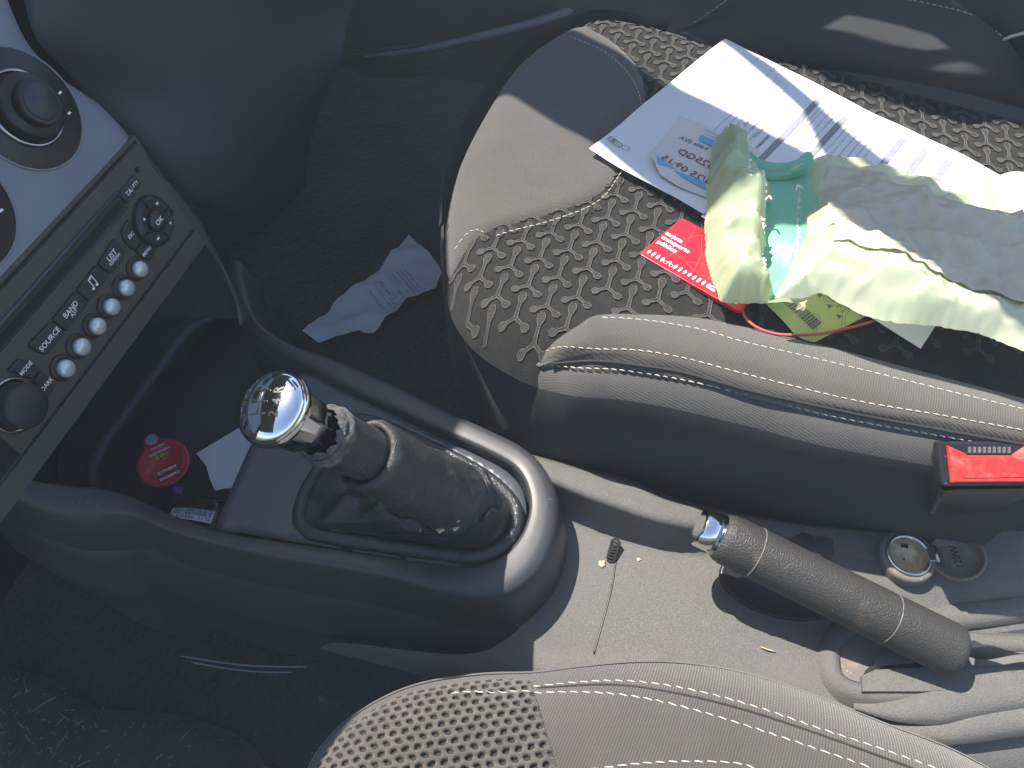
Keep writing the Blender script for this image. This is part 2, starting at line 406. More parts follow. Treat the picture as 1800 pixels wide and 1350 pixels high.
# firewall and glovebox side of the dashboard
db = thing('dashboard', Vector((-.6, .9, .2)), 'slate grey lower dashboard panel curving down in shade above the passenger footwell', 'dashboard')
patch('glovebox_panel', [
    [(-60, -260, .50), (160, -220, .48), (480, -200, .44), (900, -240, .40)],
    [(20, -90, .42), (200, -70, .41), (480, -60, .36), (820, -90, .31)],
    [(60, 60, .36), (220, 70, .34), (420, 50, .30), (640, -10, .25)],
    [(120, 130, .31), (240, 170, .28), (400, 170, .24), (600, 110, .19)],
    [(200, 220, .25), (300, 280, .22), (420, 280, .18), (560, 200, .12)],
    [(300, 330, .16), (360, 370, .14), (440, 370, .10), (540, 280, .04)],
    [(330, 400, .02), (380, 420, .0), (450, 420, -.01), (540, 330, -.01)]], 50, 50, m_dash, db, solid=.004)
v_ = [Vector((-1.0, y, z)) for y in (-.5, 1.6) for z in (-.02, .9)]
patch('firewall', [[Vector((-.93, -.5, -.02)), Vector((-.95, .5, -.02)), Vector((-.93, 1.6, -.02))],
                   [Vector((-.96, -.5, .4)), Vector((-.98, .5, .4)), Vector((-.96, 1.6, .4))],
                   [Vector((-1.1, -.5, .8)), Vector((-1.1, .5, .8)), Vector((-1.1, 1.6, .8))]], 20, 14, m_dark, kind='structure', solid=.01)
dp = thing('passenger_door', Vector((0, 1.05, .2)), 'dark passenger door lining with curved pale grey pocket trim beyond the seat', 'car door')
patch('door_lining', [[Vector((-.95, 1.10, -.02)), Vector((-.2, 1.12, -.02)), Vector((1.0, 1.12, -.02))],
                      [Vector((-.95, 1.06, .25)), Vector((-.2, 1.07, .25)), Vector((1.0, 1.07, .25))],
                      [Vector((-.95, 1.10, .6)), Vector((-.2, 1.10, .62)), Vector((1.0, 1.10, .62))]], 30, 14, m_dash, dp, solid=.01)
patch('door_pocket', [[(560, 75, .0), (700, 70, .03), (850, 50, .05), (980, 10, .08), (1100, -60, .12)],
                      [(600, 92, .03), (720, 82, .06), (860, 50, .085), (980, 18, .10), (1100, -50, .14)],
                      [(620, 100, .02), (740, 96, .05), (870, 66, .08), (985, 32, .10), (1100, -25, .135)],
                      [(640, 150, -.01), (760, 140, -.01), (900, 110, -.01), (1000, 80, -.01), (1100, 30, -.01)]], 40, 22, m_carpet, dp)
tube('pocket_trim', [(640, 99, .08), (740, 87, .10), (860, 60, .125), (930, 42, .135), (985, 24, .145), (1030, 4, .155), (1080, -30, .18)], [.0015]*4+[.003]*6+[.0045]*8+[.0060]*22, m_fascia, dp, n=40, seg=12)

# ------------------------------------------------------------------ centre console
cc = thing('centre_console', (600, 900, .10), 'dark grey car centre console with fascia, storage tray and gear lever surround', 'centre console')
outer = [(412, 455, .262), (425, 505, .242), (448, 560, .231), (500, 600, .224), (587, 632, .22), (680, 672, .218), (773, 717, .216), (860, 757, .214), (913, 784, .213), (950, 820, .212), (968, 865, .211), (969, 920, .21), (947, 980, .209), (905, 1025, .208), (855, 1043, .208), (790, 1038, .208), (700, 1012, .21), (600, 992, .212), (500, 975, .214), (390, 952, .218), (300, 927, .222), (228, 898, .228), (170, 893, .238), (100, 892, .25), (20, 865, .265), (-90, 800, .28)]
inner = [(385, 470, .255), (398, 510, .238), (425, 568, .225), (478, 616, .219), (534, 643, .217), (600, 675, .216), (680, 712, .214), (770, 755, .213), (820, 777, .212), (867, 799, .211), (905, 822, .210), (925, 852, .210), (931, 894, .209), (913, 945, .208), (869, 984, .207), (804, 995, .207), (710, 983, .208), (618, 970, .210), (500, 953, .212), (400, 937, .215), (310, 908, .219), (240, 876, .225), (190, 858, .235), (120, 852, .25), (30, 836, .27), (-90, 780, .285)]
NO = 220
oc = spline(outer, NO); ic = spline(inner, NO)
# pair every outer point with the nearest run of the inner curve
def nearest_pairs(a, b):
    out = []; k = 0
    for i, p in enumerate(a):
        d = np.linalg.norm(b[:, :2]-p[:2], axis=1); d[:max(0, k)] = 9; d[k+12:] = 9
        k = int(np.argmin(d)); out.append(b[k])
    o = np.array(out)
    for _ in range(3): o[1:-1] = (o[:-2]+o[1:-1]*2+o[2:])/4
    return o
ip = nearest_pairs(oc, ic)
tg = np.gradient(oc[:, :2], axis=0); tg /= np.linalg.norm(tg, axis=1)[:, None]
for _ in range(30): tg[1:-1] = (tg[:-2]+tg[1:-1]*2+tg[2:])/4
nr = np.c_[-tg[:, 1], tg[:, 0]]                 # outward
if np.dot(nr[60], [0, 1]) < 0: nr = -nr
FL = (1+1.0*np.maximum(0, nr[:, :1])**1.5)
def off(a, d, dz):
    q = a.copy(); q[:, :2] += nr*d*FL; q[:, 2] += dz; return q
rim = [ip+[0, 0, -.0035], ip+[0, 0, -.0008], ip*.95+oc*.05+[0, 0, .0007], ip*.85+oc*.15+[0, 0, .0012], ip*.6+oc*.4+[0, 0, .0012], ip*.3+oc*.7+[0, 0, .0008], ip*.1+oc*.9+[0, 0, .0002], off(oc, .0006, -.0012),
       off(oc, .0018, -.0035), off(oc, .0032, -.010), off(oc, .0048, -.020), off(oc, .006, -.032), off(oc, .0068, -.044)]
gr = np.array(rim); mesh('rim', gr.reshape(-1, 3), gridfaces(NO, len(rim)), m_cons, cc)
low = [off(oc, .0064, -.0435), off(oc, .0076, -.0465), off(oc, .0092, -.052), off(oc, .0118, -.07), off(oc, .0140, -.09), off(oc, .0150, -.104), off(oc, .0125, -.108), off(oc, .002, -.112), off(oc, .0, -.15), off(oc, .002, -.215)]
gr = np.array(low); mesh('side_panel', gr.reshape(-1, 3), gridfaces(NO, len(low)), m_cons, cc)
# inner wall of the tray, groove beside the plate
wl = [ip+[0, 0, -.003], ip+[0, 0, -.02], ip+[0, 0, -.045], ip+[0, 0, -.07]]
gr = np.array(wl); mesh('tray_wall', gr.reshape(-1, 3), gridfaces(NO, len(wl)), m_plate, cc)
# thin raised strips standing in for a reflected highlight on the driver side
tube('highlight_strip', [(318, 1153, .09), (380, 1163, .09), (440, 1170, .09), (500, 1172, .09), (540, 1172, .09)], [.0003]+[.0007]*22+[.0003], m_fascia, cc, n=24, seg=8)
tube('highlight_strip', [(335, 1164, .09), (400, 1175, .09), (460, 1181, .09), (515, 1182, .09)], [.0003]+[.0006]*22+[.0003], m_fascia, cc, n=24, seg=8)
# gear plate
plate = [(380, 925), (415, 840), (460, 745), (500, 688), (538, 651), (600, 681), (680, 718), (770, 761), (867, 805), (901, 828), (919, 854), (925, 894), (907, 943), (864, 978), (804, 988), (700, 976), (618, 964), (500, 946), (420, 934)]
def zplate(x, y, d):
    z = .2065+(-.08-x)*.035
    return z-.003*max(0, 1-d/.003)**2
PLO = [(a, b, .211) for a, b in plate]
pl = sheet('gear_plate', PLO, zplate, .0035, m_plate, cc, n=220)
WELL = np.array([list(P(a, b, .211))[:2] for a, b in [(618, 734), (667, 741), (735, 768), (804, 799), (863, 834), (901, 870), (913, 900), (905, 933), (880, 961), (833, 978), (773, 973), (660, 959), (557, 943), (532, 931), (522, 909), (531, 871), (555, 826), (592, 759), (602, 741)]])
for v_ in pl.data.vertices:
    g_ = v_.co+BASE[pl.name]; k_ = False; j_ = len(WELL)-1
    for i_ in range(len(WELL)):
        if (WELL[i_][1] > g_.y) != (WELL[j_][1] > g_.y) and g_.x < (WELL[j_][0]-WELL[i_][0])*(g_.y-WELL[i_][1])/(WELL[j_][1]-WELL[i_][1])+WELL[i_][0]: k_ = not k_
        j_ = i_
    if k_: v_.co.z -= .035
fe = [(380, 925), (415, 840), (460, 745), (500, 688), (538, 651)]
f0 = spline([(a, b, .211) for a, b in fe], 40)
def fo(dx, z):
    q = f0.copy(); q[:, 0] -= dx
    q[:, 2] = [zplate(a, b, .003)-.003 if z is None else z for a, b in f0[:, :2]]; return q
gr = np.array([fo(-.0004, None), fo(.0012, None)+[0, 0, -.0008], fo(.002, .204), fo(.004, .18), fo(.005, .14)])
mesh('plate_front_lip', gr.reshape(-1, 3), gridfaces(40, 5), m_plate, cc)
# storage tray floor and its curved lip
def ztray(x, y, d): return .150+.012*max(0, 1-d/.02)**2+.0006*noise.noise(Vector((x*70, y*70, 0)))
sheet('tray_floor', [(330, 380, .15), (440, 520, .15), (600, 660, .15), (560, 800, .15), (420, 1000, .15), (230, 960, .15), (60, 900, .15), (20, 760, .15)], ztray, .004, m_cons, cc)
lip = [(420, 520), (383, 553), (333, 577), (283, 640), (217, 727), (173, 793), (160, 845), (175, 885)]
def lc(dx, dy, z, ez=0): return [(a+dx, b+dy, z+ez) for a, b in lip]
patch('tray_lip', [lc(-60, -20, .17), lc(-22, -8, .185), lc(-8, -4, .194), lc(4, 0, .1945), lc(13, 4, .189), lc(20, 8, .172), lc(26, 12, .148)], 60, 30, m_cons, cc)
patch('cavity_back', [[Vector((-.43, y, z)) for y in (.05, .2, .3, .42)] for z in (.12, .2, .3, .36)], 16, 10, m_dark, cc)
# fascia and radio plane
RO = P(335, 400, .34); U = Vector((0, 1, 0)); V = Vector((-.23, 0, .973)).normalized(); RN = U.cross(V).normalized()
if RN.x < 0: RN = -RN
def rw(u, v, h=0): return RO+U*u+V*v+RN*h
def ruv(x, y):
    p = hitplane(x, y, RO, RN)-RO; return (p.dot(U), p.dot(V))
TOPV = ruv(228, 262)[1]
O2 = RO+V*TOPV; V2 = Vector((-.42, 0, .907)).normalized(); N2 = U.cross(V2).normalized()
if N2.x < 0: N2 = -N2
def fw2(x, y): return hitplane(x, y, O2, N2)
def frow(edge, k):
    """one row of the fascia from the driver side to the rolled right edge"""
    e = edge; L = Vector((e.x, .06, e.z)); d = Vector((0, 1, 0))
    return [L, L.lerp(e, .35), L.lerp(e, .7), e-d*.022+RN*.0, e-d*.008-RN*.0012, e-d*.002-RN*.005, e-RN*.012, e+d*.001-RN*.03, e-RN*.09]
erow = [hitplane(418, 505, RO, RN), hitplane(385, 425, RO, RN), hitplane(350, 362, RO, RN), hitplane(262, 262, RO, RN), fw2(230, 222), fw2(190, 180), fw2(115, 126), fw2(65, 72), fw2(32, 0), fw2(-10, -120)]
rows = [frow(e, i) for i, e in enumerate(erow)]
# below the radio the fascia only continues as the narrow right hand post
cut = []
full = rows[3:]; post = rows[:4]
patch('fascia', full, 70, 60, m_fascia, cc)
def prow(e):
    d = Vector((0, 1, 0)); ve = (e-RO).dot(V)
    L = RO+U*.0035+V*ve
    w = (e-L).dot(d)
    return [L-RN*.02, L-RN*.004, L-RN*.0005, L.lerp(e, .5)+RN*.0002, e-d*.008-RN*.001, e-d*.002-RN*.005, e-RN*.012, e-RN*.03, e-RN*.09]
patch('fascia_post', [prow(e) for e in (hitplane(432, 560, RO, RN), hitplane(418, 505, RO, RN), hitplane(385, 425, RO, RN), hitplane(350, 362, RO, RN), hitplane(262, 264, RO, RN))], 50, 40, m_cons, cc)
# bevelled frame round the radio bay
prism('radio_bay', [(.0045, -.016), (.0045, TOPV+.0035), (-.23, TOPV+.0035), (-.23, -.016)], RO-RN*.0025, U, V, .0022, m_radio, cc)
prism('bay_gap', [(.0022, -.0015), (.0022, TOPV+.0012), (-.20, TOPV+.0012), (-.20, -.0015)], RO-RN*.0005, U, V, .0004, m_gap, cc, bevel=.0001)
prism('lower_lip', [(.0015, -.015), (.0015, -.0025), (-.23, -.0025), (-.23, -.015)], RO, U, V, .0022, m_radio, cc)

# climate knobs
def knob(cx, cy, full_):
    c = fw2(cx, cy); k = mesh('climate_dial', *((lambda v_: v_)(discgeo(c, N2, .0315, -.0008, .0012))), m_dark, cc)
    return c, k
def discgeo(c, n, r, h0, h1, seg=64):
    a, b = frame(n); v = []
    for rr, h in ((r, h0), (r, h1-.0004), (r-.0006, h1)):
        v += [c+n*h+a*math.cos(2*math.pi*i/seg)*rr+b*math.sin(2*math.pi*i/seg)*rr for i in range(seg)]
    return v, gridfaces(seg, 3, True)+[[2*seg+i for i in range(seg)]]
for cx, cy in ((42, 192), (-92, 372)):
    c, k = knob(cx, cy, True)
    lathe('dial_frame', c, N2, [(.0325, -.002), (.0326, .0006), (.0322, .0012), (.0312, .0008)], m_fascia, k, capend=False, seg=60)
    lathe('chrome_ring', c, N2, [(.0205, .001), (.0205, .0025), (.0190, .0034), (.0183, .0025), (.0183, .001)], m_chromed, k, capend=False)
    kb = lathe('turn_knob', c, N2, [(.0175, .001), (.0172, .008), (.0160, .0095)], m_dark, k, capend=True)
    lathe('knob_cap', c, N2, [(.0120, .0095), (.0120, .0150), (.0113, .0160), (.0095, .0156)], m_dark, k)
    kc = lathe('knob_face', c, N2, [(.0096, .0155), (.0092, .0162)], m_cons, k)
    bg = Bag()
    a, b = frame(N2)
    for i in range(16):
        t = 2*math.pi*i/16; dd = a*math.cos(t)+b*math.sin(t); pp = dd.cross(N2)*.0011
        bg.add(tubeverts([c+dd*.0160+N2*.002, c+dd*.0158+N2*.0092], .0013, 6)[0], tubeverts([c+dd*.0160+N2*.002, c+dd*.0158+N2*.0092], .0013, 6)[1])
    bg.build('knob_grip', m_dark, k)
    bg = Bag()
    for i in range(2):
        t = R(-38+i*26)
        for rr in (.0245,):
            p = c+N2*.0016+(U*math.cos(t)+V2*math.sin(t))*rr
            bg.poly([p+U*.0012+V2*.0006, p-U*.0012+V2*.0006, p-U*.0012-V2*.0006, p+U*.0012-V2*.0006])
    bg.build('dial_marking', m_white, k)

# ------------------------------------------------------------------ car radio
rd = thing('car_radio', RO-U*.09+V*.03, 'charcoal car radio with silver preset buttons and slot in the fascia', 'car radio')
def puv(pts): return [ruv(*p) for p in pts]
FRT = RO+RN*.0025
prism('faceplate', [(0, 0), (0, TOPV), (-.184, TOPV), (-.184, 0)], RO, U, V, .0025, m_radio, rd, bevel=.0008)
def strip_uv(name, u0, u1, v0, v1, h, m_, par=rd, bev=.0003): return prism(name, [(u0, v0), (u1, v0), (u1, v1), (u0, v1)], FRT, U, V, h, m_, par, bevel=bev)
s0 = ruv(208, 352); s1 = ruv(0, 618)
v0 = ruv(200, 365)[1]
sl = strip_uv('disc_slot', -.165, s0[0], v0-.0045, v0+.0062, .0006, m_dark)
strip_uv('slot_mouth', -.164, s0[0]-.002, v0-.0022, v0+.0022, .0009, m_gap, sl, .0001)
lathe_ = None
tube('slot_edge', [FRT+U*-.165+V*(v0+.0062)+RN*.0007, FRT+U*s0[0]+V*(v0+.0062)+RN*.0007], .0009, m_plate, sl, seg=8)
tube('slot_edge', [FRT+U*-.165+V*(v0-.0042)+RN*.0007, FRT+U*s0[0]+V*(v0-.0042)+RN*.0007], .0007, m_plate, sl, seg=8)
def rounded(pts, r=.12):
    q = np.array(pts); n = len(q); out = []
    for i in range(n):
        a, b, c = q[i-1], q[i], q[(i+1) % n]
        l1 = np.linalg.norm(a-b); l2 = np.linalg.norm(c-b); d = min(l1, l2)*r
        p1 = b+(a-b)/l1*d; p2 = b+(c-b)/l2*d
        for t in (0, .33, .67, 1): out.append((1-t)**2*p1+2*(1-t)*t*b+t*t*p2)
    return [tuple(x) for x in out]
def rtext(s, x, y, size, par, h=.0026, bold=False):
    u, v = ruv(x, y); return text(s, FRT+U*u+V*v+RN*h, U, V, size, m_white, par, bold=bold)
def key(pts, s=None, r=.12, h=.0022, lines=()):
    q = puv(pts); c = np.mean(q, axis=0); q = [tuple(c+(np.array(a)-c)*.985) for a in q]
    gp = prism('button', rounded(q, r), FRT, U, V, h, m_key, rd, bevel=.0009)
    for (s, x, y, size) in lines: rtext(s, x, y, size, gp, h+.00015)
    return gp
key([(199, 343), (227, 307), (240, 323), (215, 360)], lines=[('TA', 216, 339, .0042), ('/', 221, 332, .0036), ('PTY', 227, 324, .0030)])
key([(163, 464), (193, 417), (213, 448), (186, 483)], lines=[('LIST', 185.5, 449, .0048), ('REFRESH', 191, 456, .0027)], r=.2)
nk = key([(125, 510), (161, 464), (184, 484), (148, 531)])
key([(82, 562), (124, 511), (147, 532), (108, 583)], lines=[('BAND', 113, 544, .0044), ('AST', 119, 550, .0032)])
key([(38, 608), (81, 563), (107, 584), (71, 626)], lines=[('SOURCE', 76, 596, .0044)], r=.22)
# note symbol
nu, nv = ruv(153, 497)
bg = Bag()
def q_(u, v, h=.0024): return FRT+U*u+V*v+RN*h
for du in (-.0016, .0018):
    bg.poly([q_(nu+du-.0003, nv-.002), q_(nu+du+.0003, nv-.002), q_(nu+du+.0003, nv+.003), q_(nu+du-.0003, nv+.0026)])
    bg.poly([q_(nu+du-.0008+.0011*math.cos(t), nv-.0022+.0008*math.sin(t)) for t in np.linspace(0, 6.28, 12, endpoint=False)])
bg.poly([q_(nu-.0019, nv+.0026), q_(nu-.0019, nv+.0036), q_(nu+.0021, nv+.0043), q_(nu+.0021, nv+.0032)])
bg.build('note_symbol', m_white, nk, smooth=False)
# ESC and MENU
key([(204, 407), (218, 384), (226, 405), (238, 426), (227, 441), (212, 428)], lines=[('ESC', 219.5, 414, .0032)], r=.2)
key([(230, 441), (240, 427), (252, 434), (268, 436), (256, 459), (240, 452)], lines=[('MENU', 247.5, 442, .0032)], r=.2)
key([(3, 652), (22, 629), (44, 635), (62, 648), (47, 667), (25, 657)], lines=[('MODE', 34, 647, .0032)], r=.25)
key([(49, 669), (64, 650), (81, 668), (87, 684), (67, 705), (61, 685)], lines=[('DARK', 71, 675, .0034)], r=.25)
def disc(name, u, v, prof, m_, par, seg=40, base=0): return lathe(name, FRT+U*u+V*v+RN*base, RN, prof, m_, par, seg=seg)
cu, cv = ruv(262, 389)
pad = disc('cursor_pad', cu, cv, [(.0152, -.001), (.0152, .0022), (.0142, .0034), (.0120, .0040), (.0082, .0026)], m_key, rd, 56)
disc('pad_rim', cu, cv, [(.0162, -.001), (.0162, .0006), (.0153, .0008)], m_gap, pad, 56)
ok = disc('centre_button', cu, cv, [(.0068, .002), (.0066, .0050), (.0058, .0056)], m_key, pad, 36)
text('OK', FRT+U*cu+V*cv+RN*.0058, U, V, .0048, m_white, ok)
for i in range(4):
    t = R(90*i); d1 = U*math.cos(t)+V*math.sin(t); d2 = RN.cross(d1); p = FRT+U*cu+V*cv+RN*.0042
    tube('pad_groove', [p+d1*.0085-RN*.001, p+d1*.0118+RN*.0001, p+d1*.0150-RN*.0012], .0006, m_gap, pad, seg=6)
    t = R(45+90*i); d1 = U*math.cos(t)+V*math.sin(t); c = p+d1*.0107+RN*.0001
    bg = Bag()
    if i % 2 == 0:
        for sgn in (0, 1):
            b = c+U*(.0012*sgn-.0008)*(1 if i == 0 else -1); dirn = U*(1 if i == 0 else -1)
            bg.poly([b+dirn*.0012, b-dirn*.0003+V*.0011, b-dirn*.0003-V*.0011])
    else:
        dv = V*(1 if i == 1 else -1); bg.poly([c+dv*.0012, c-dv*.0007+U*.0012, c-dv*.0007-U*.0012])
    bg.build('arrow_symbol', m_white, pad, smooth=False)
for (x, y) in ((103, 647), (131, 609), (159, 573), (184, 539), (210, 506), (234, 473)):
    u, v = ruv(x, y)
    b = disc('preset_button', u, v, [(.0050, -.001), (.0050, .0036), (.0045, .0049), (.0030, .0056), (.0012, .0058)], m_silver, rd, 32)
    disc('button_collar', u-.0004, v+.0007, [(.0074, -.001), (.0072, .0012), (.0052, .0022), (.0050, .001)], m_key, b, 32)
u, v = ruv(20, 712)
vk = disc('volume_knob', u, v, [(.0122, -.001), (.0121, .0075), (.0115, .0095), (.0095, .0108), (.005, .0113), (.001, .0114)], m_key, rd, 48)
disc('knob_ring', u, v, [(.0150, -.001), (.0150, .0008), (.0140, .0014), (.0128, .0006)], m_chromed, vk, 48)
for (x, y) in ((235, 299), (296, 372)):
    u, v = ruv(x, y); disc('screw_hole', u, v, [(.0017, -.001), (.0017, .0002), (.0012, .0003)], m_gap, rd, 16)

# ------------------------------------------------------------------ tunnel
tn = thing('centre_tunnel', (1300, 1050, .10), 'grey grained plastic tunnel between the seats with recesses and raised side ridges', 'console tunnel')
TR = [
 [(900, 790, .14), (1100, 835, .13), (1210, 880, .13), (1500, 925, .14), (1900, 930, .14)],
 [(935, 800, .200), (1100, 845, .196), (1210, 886, .190), (1500, 930, .174), (1900, 930, .172)],
 [(945, 812, .2065), (1080, 856, .203), (1210, 897, .196), (1500, 937, .176), (1900, 940, .173)],
 [(955, 830, .207), (1070, 873, .204), (1210, 912, .197), (1500, 945, .177), (1900, 955, .173)],
 [(965, 848, .203), (1070, 888, .201), (1210, 927, .194), (1500, 955, .176), (1900, 975, .172)],
 [(975, 868, .186), (1060, 905, .184), (1210, 945, .182), (1500, 970, .175), (1900, 990, .171)],
 [(985, 900, .170), (1050, 930, .169), (1220, 970, .170), (1500, 990, .173), (1900, 1005, .170)],
 [(985, 930, .167), (1050, 955, .167), (1220, 995, .168), (1500, 1020, .171), (1900, 1030, .168)],
 [(970, 1000, .166), (1100, 1020, .167), (1300, 1050, .168), (1500, 1070, .167), (1900, 1060, .158)],
 [(930, 1080, .163), (1100, 1090, .165), (1300, 1110, .166), (1500, 1130, .164), (1900, 1120, .152)],
 [(880, 1130, .158), (1100, 1150, .162), (1300, 1180, .163), (1500, 1210, .163), (1900, 1170, .150)],
 [(800, 1150, .150), (1000, 1190, .157), (1300, 1250, .158), (1600, 1290, .158), (1900, 1230, .150)],
 [(600, 1130, .128), (900, 1200, .146), (1200, 1290, .148), (1600, 1360, .146), (1900, 1330, .140)],
 [(560, 1140, .100), (880, 1225, .120), (1200, 1330, .120), (1600, 1420, .120), (1900, 1400, .11)]]
tun = patch('tunnel_shell', TR, 110, 90, m_tunnel, tn)
tT = [bvh(tun)]
def ong(x, y, z=.167, lift=0):
    p = P(x, y, z)
    for _ in range(3):
        zz = drop(tT, p.x, p.y, z); p = P(x, y, zz)
    return p+Vector((0, 0, lift))
# joint line across the tunnel
tube('panel_joint', [ong(x, y) for x, y in ((1083, 985), (1076, 1030), (1066, 1070), (1055, 1110), (1044, 1150))], .0007, m_dark, tn, n=30, seg=6)
# oval cup recess beside the hand brake
def oval(cx, cy, rx, ry, rot, n=40): 
    return [(cx+rx*math.cos(t)*math.cos(rot)-ry*math.sin(t)*math.sin(rot), cy+rx*math.cos(t)*math.sin(rot)+ry*math.sin(t)*math.cos(rot)) for t in np.linspace(0, 2*math.pi, n, endpoint=False)]
ring = []
O_ = oval(1375, 1030, 112, 56, R(14)); pts = [ong(x, y) for x, y in O_]; cen = sum(pts, Vector())/len(pts)
v = []
prof = [(1.03, -.0006), (1.0, .0018), (.96, .0019), (.93, .0010), (.91, .0006), (.2, .0004)]
for s, h in prof: v += [cen+(p-cen)*s+Vector((0, 0, h)) for p in pts]
rc = mesh('cup_recess', v, gridfaces(40, len(prof), True)+[[(len(prof)-1)*40+i for i in range(40)]], m_dark, tn)
# round black button cap with its square hinge
cb = ong(1410, 968)
bc = lathe('socket_cover', cb, Vector((0, 0, 1)), [(.0125, -.002), (.0125, .004), (.0115, .0055), (.004, .006)], m_cons, tn)
prism('cover_hinge', rrect(0, 0, .014, .014, .003), ong(1443, 965, lift=.001), Vector((.98, .12, 0)), Vector((-.12, .98, 0)), .005, m_cons, tn)
# ridges at the rear: lofted rounded beads with their grooves
def bead(name, pts, w, h, m_=m_tunnel):
    q = spline(pts, 50); t = np.gradient(q, axis=0); rows_ = []
    nn = np.c_[-t[:, 1], t[:, 0], np.zeros(len(t))]; nn /= np.linalg.norm(nn, axis=1)[:, None]
    ww = np.interp(np.linspace(0, 1, 50), np.linspace(0, 1, len(w)), w)[:, None]; hh = np.interp(np.linspace(0, 1, 50), np.linspace(0, 1, len(h)), h)[:, None]
    for a in np.linspace(-1, 1, 13):
        rows_.append(q+nn*ww*a+np.array([0, 0, 1.])*(hh*(math.sqrt(max(0, 1-a*a))-.35)))
    return mesh(name, np.array(rows_).reshape(-1, 3), [f[::-1] for f in gridfaces(50, 13)], m_, tn)
bead('side_ridge', [(1540, 1055, .166), (1600, 1078, .166), (1680, 1082, .164), (1800, 1066, .160), (1900, 1050, .158)], [.002, .009, .010, .011], [.001, .006, .008, .009])
bead('side_ridge', [(1500, 1240, .165), (1570, 1248, .168), (1640, 1240, .170), (1730, 1222, .168), (1900, 1195, .166)], [.002, .012, .013, .013], [.001, .008, .010, .011])
bead('side_ridge', [(1520, 1265, .158), (1600, 1283, .162), (1680, 1276, .164), (1760, 1262, .163), (1900, 1235, .160)], [.002, .010, .012, .012], [.001, .007, .009, .010])
bead('side_ridge', [(1440, 1105, .165), (1520, 1080, .166), (1600, 1100, .160), (1720, 1118, .156), (1900, 1110, .154)], [.002, .005, .006, .006], [.001, .003, .003, .003], m_cons)
# hand brake slot: raised rim, two inner panels, black gap
SR = [(1500, 1092), (1462, 1118), (1452, 1160), (1466, 1200), (1510, 1224), (1600, 1228), (1720, 1215), (1840, 1195), (1840, 1130), (1720, 1120), (1600, 1090), (1540, 1082)]
q = spline([(a, b, .168) for a, b in SR], 120, True); cc_ = q.mean(0)
ins = []
nrm2 = np.roll(q, -1, 0)-np.roll(q, 1, 0); nrm2 = np.c_[-nrm2[:, 1], nrm2[:, 0], np.zeros(len(q))]; nrm2 /= np.linalg.norm(nrm2, axis=1)[:, None]
if np.dot(nrm2[0], cc_-q[0]) < 0: nrm2 = -nrm2
rr_ = [(-.006, -.006), (-.003, .000), (0, .003), (.004, .0038), (.008, .0020), (.0095, -.0015), (.0105, -.008)]
mesh('slot_rim', np.array([q+nrm2*a+[0, 0, b] for a, b in rr_]).reshape(-1, 3), gridfaces(120, len(rr_), True), m_tunnel, tn)
BB = (q+nrm2*.009+[0, 0, -.0])
mesh('slot_floor', np.vstack([BB+[0, 0, .0006]]), [list(range(120))], m_cap, tn, smooth=False)
slotz = .1698
def sp(x, y, h=0): return P(x, y, slotz+h)
flatp = lambda name, pts, m_, th=.003: prism(name, [((sp(a, b)-sp(1520, 1170)).x, (sp(a, b)-sp(1520, 1170)).y) for a, b in pts], sp(1520, 1170), Vector((1, 0, 0)), Vector((0, 1, 0)), th, m_, tn, bevel=.0006)
flatp('slot_panel', [(1535, 1158), (1600, 1146), (1700, 1148), (1700, 1160), (1620, 1165), (1535, 1174)], m_tunnel)
flatp('slot_panel', [(1512, 1190), (1535, 1180), (1620, 1176), (1720, 1176), (1840, 1172), (1840, 1200), (1720, 1214), (1618, 1219), (1512, 1219)], m_tunnel, .004)
flatp('slot_gap', [(1522, 1178), (1530, 1171), (1620, 1165), (1690, 1162), (1690, 1176), (1620, 1177), (1532, 1180), (1524, 1189), (1519, 1184)], m_gap, .0015)
patch('lever_gaiter', [[P(1690, 1150, .175), P(1730, 1160, .176), P(1800, 1150, .176), P(1860, 1160, .176)],
                       [P(1700, 1140, .20), P(1740, 1135, .20), P(1790, 1148, .19), P(1860, 1150, .188)],
                       [P(1710, 1125, .185), P(1750, 1140, .182), P(1800, 1150, .185), P(1860, 1140, .18)]], 24, 14, m_cons, tn)
print('part2 ok')
# ------------------------------------------------------------------ gear lever
gl = thing('gear_lever', (820, 890, .205), 'chrome topped gear lever with torn foam collar rising from a black leather boot', 'gear lever')
FR = [(618, 727), (667, 734), (735, 762), (804, 793), (867, 829), (907, 866), (920, 900), (912, 935), (885, 966), (835, 984), (773, 979), (660, 965), (555, 949), (527, 936), (515, 910), (524, 870), (549, 823), (587, 754), (600, 735)]
NF = 140
fr = spline([(a, b, .2115) for a, b in FR], NF, True)
fr[:, 2] = [zplate(a, b, 1) for a, b in fr[:, :2]]
fc = fr.mean(0); inn = np.roll(fr, -1, 0)-np.roll(fr, 1, 0); inn = np.c_[-inn[:, 1], inn[:, 0], np.zeros(NF)]; inn /= np.linalg.norm(inn, axis=1)[:, None]
if np.dot(inn[0], fc-fr[0]) < 0: inn = -inn
frr = [(-.0006, -.001), (0, .0022), (.0016, .0044), (.0042, .0052), (.0068, .0044), (.0084, .0026), (.0094, -.0004)]
mesh('boot_frame', np.array([fr+inn*a+[0, 0, b] for a, b in frr]).reshape(-1, 3), gridfaces(NF, len(frr), True), m_leather, gl)
KN = P(470, 713, .392); AX0 = P(835, 893, .212)
LA = (KN-AX0).normalized()
def axp(x, y):
    """point on the lever axis nearest to a pixel column x"""
    best = min((abs((lambda q: 900+F*((q-CAM).dot(RT))/((q-CAM).dot(FW)))(AX0+(KN-AX0)*t)-x), t) for t in np.linspace(-.3, 1.1, 600)); return AX0+(KN-AX0)*best[1]
HB = LA.cross(RT).normalized()
SL0 = axp(800, 0); SL1 = axp(640, 0)
ea, eb = frame(LA)
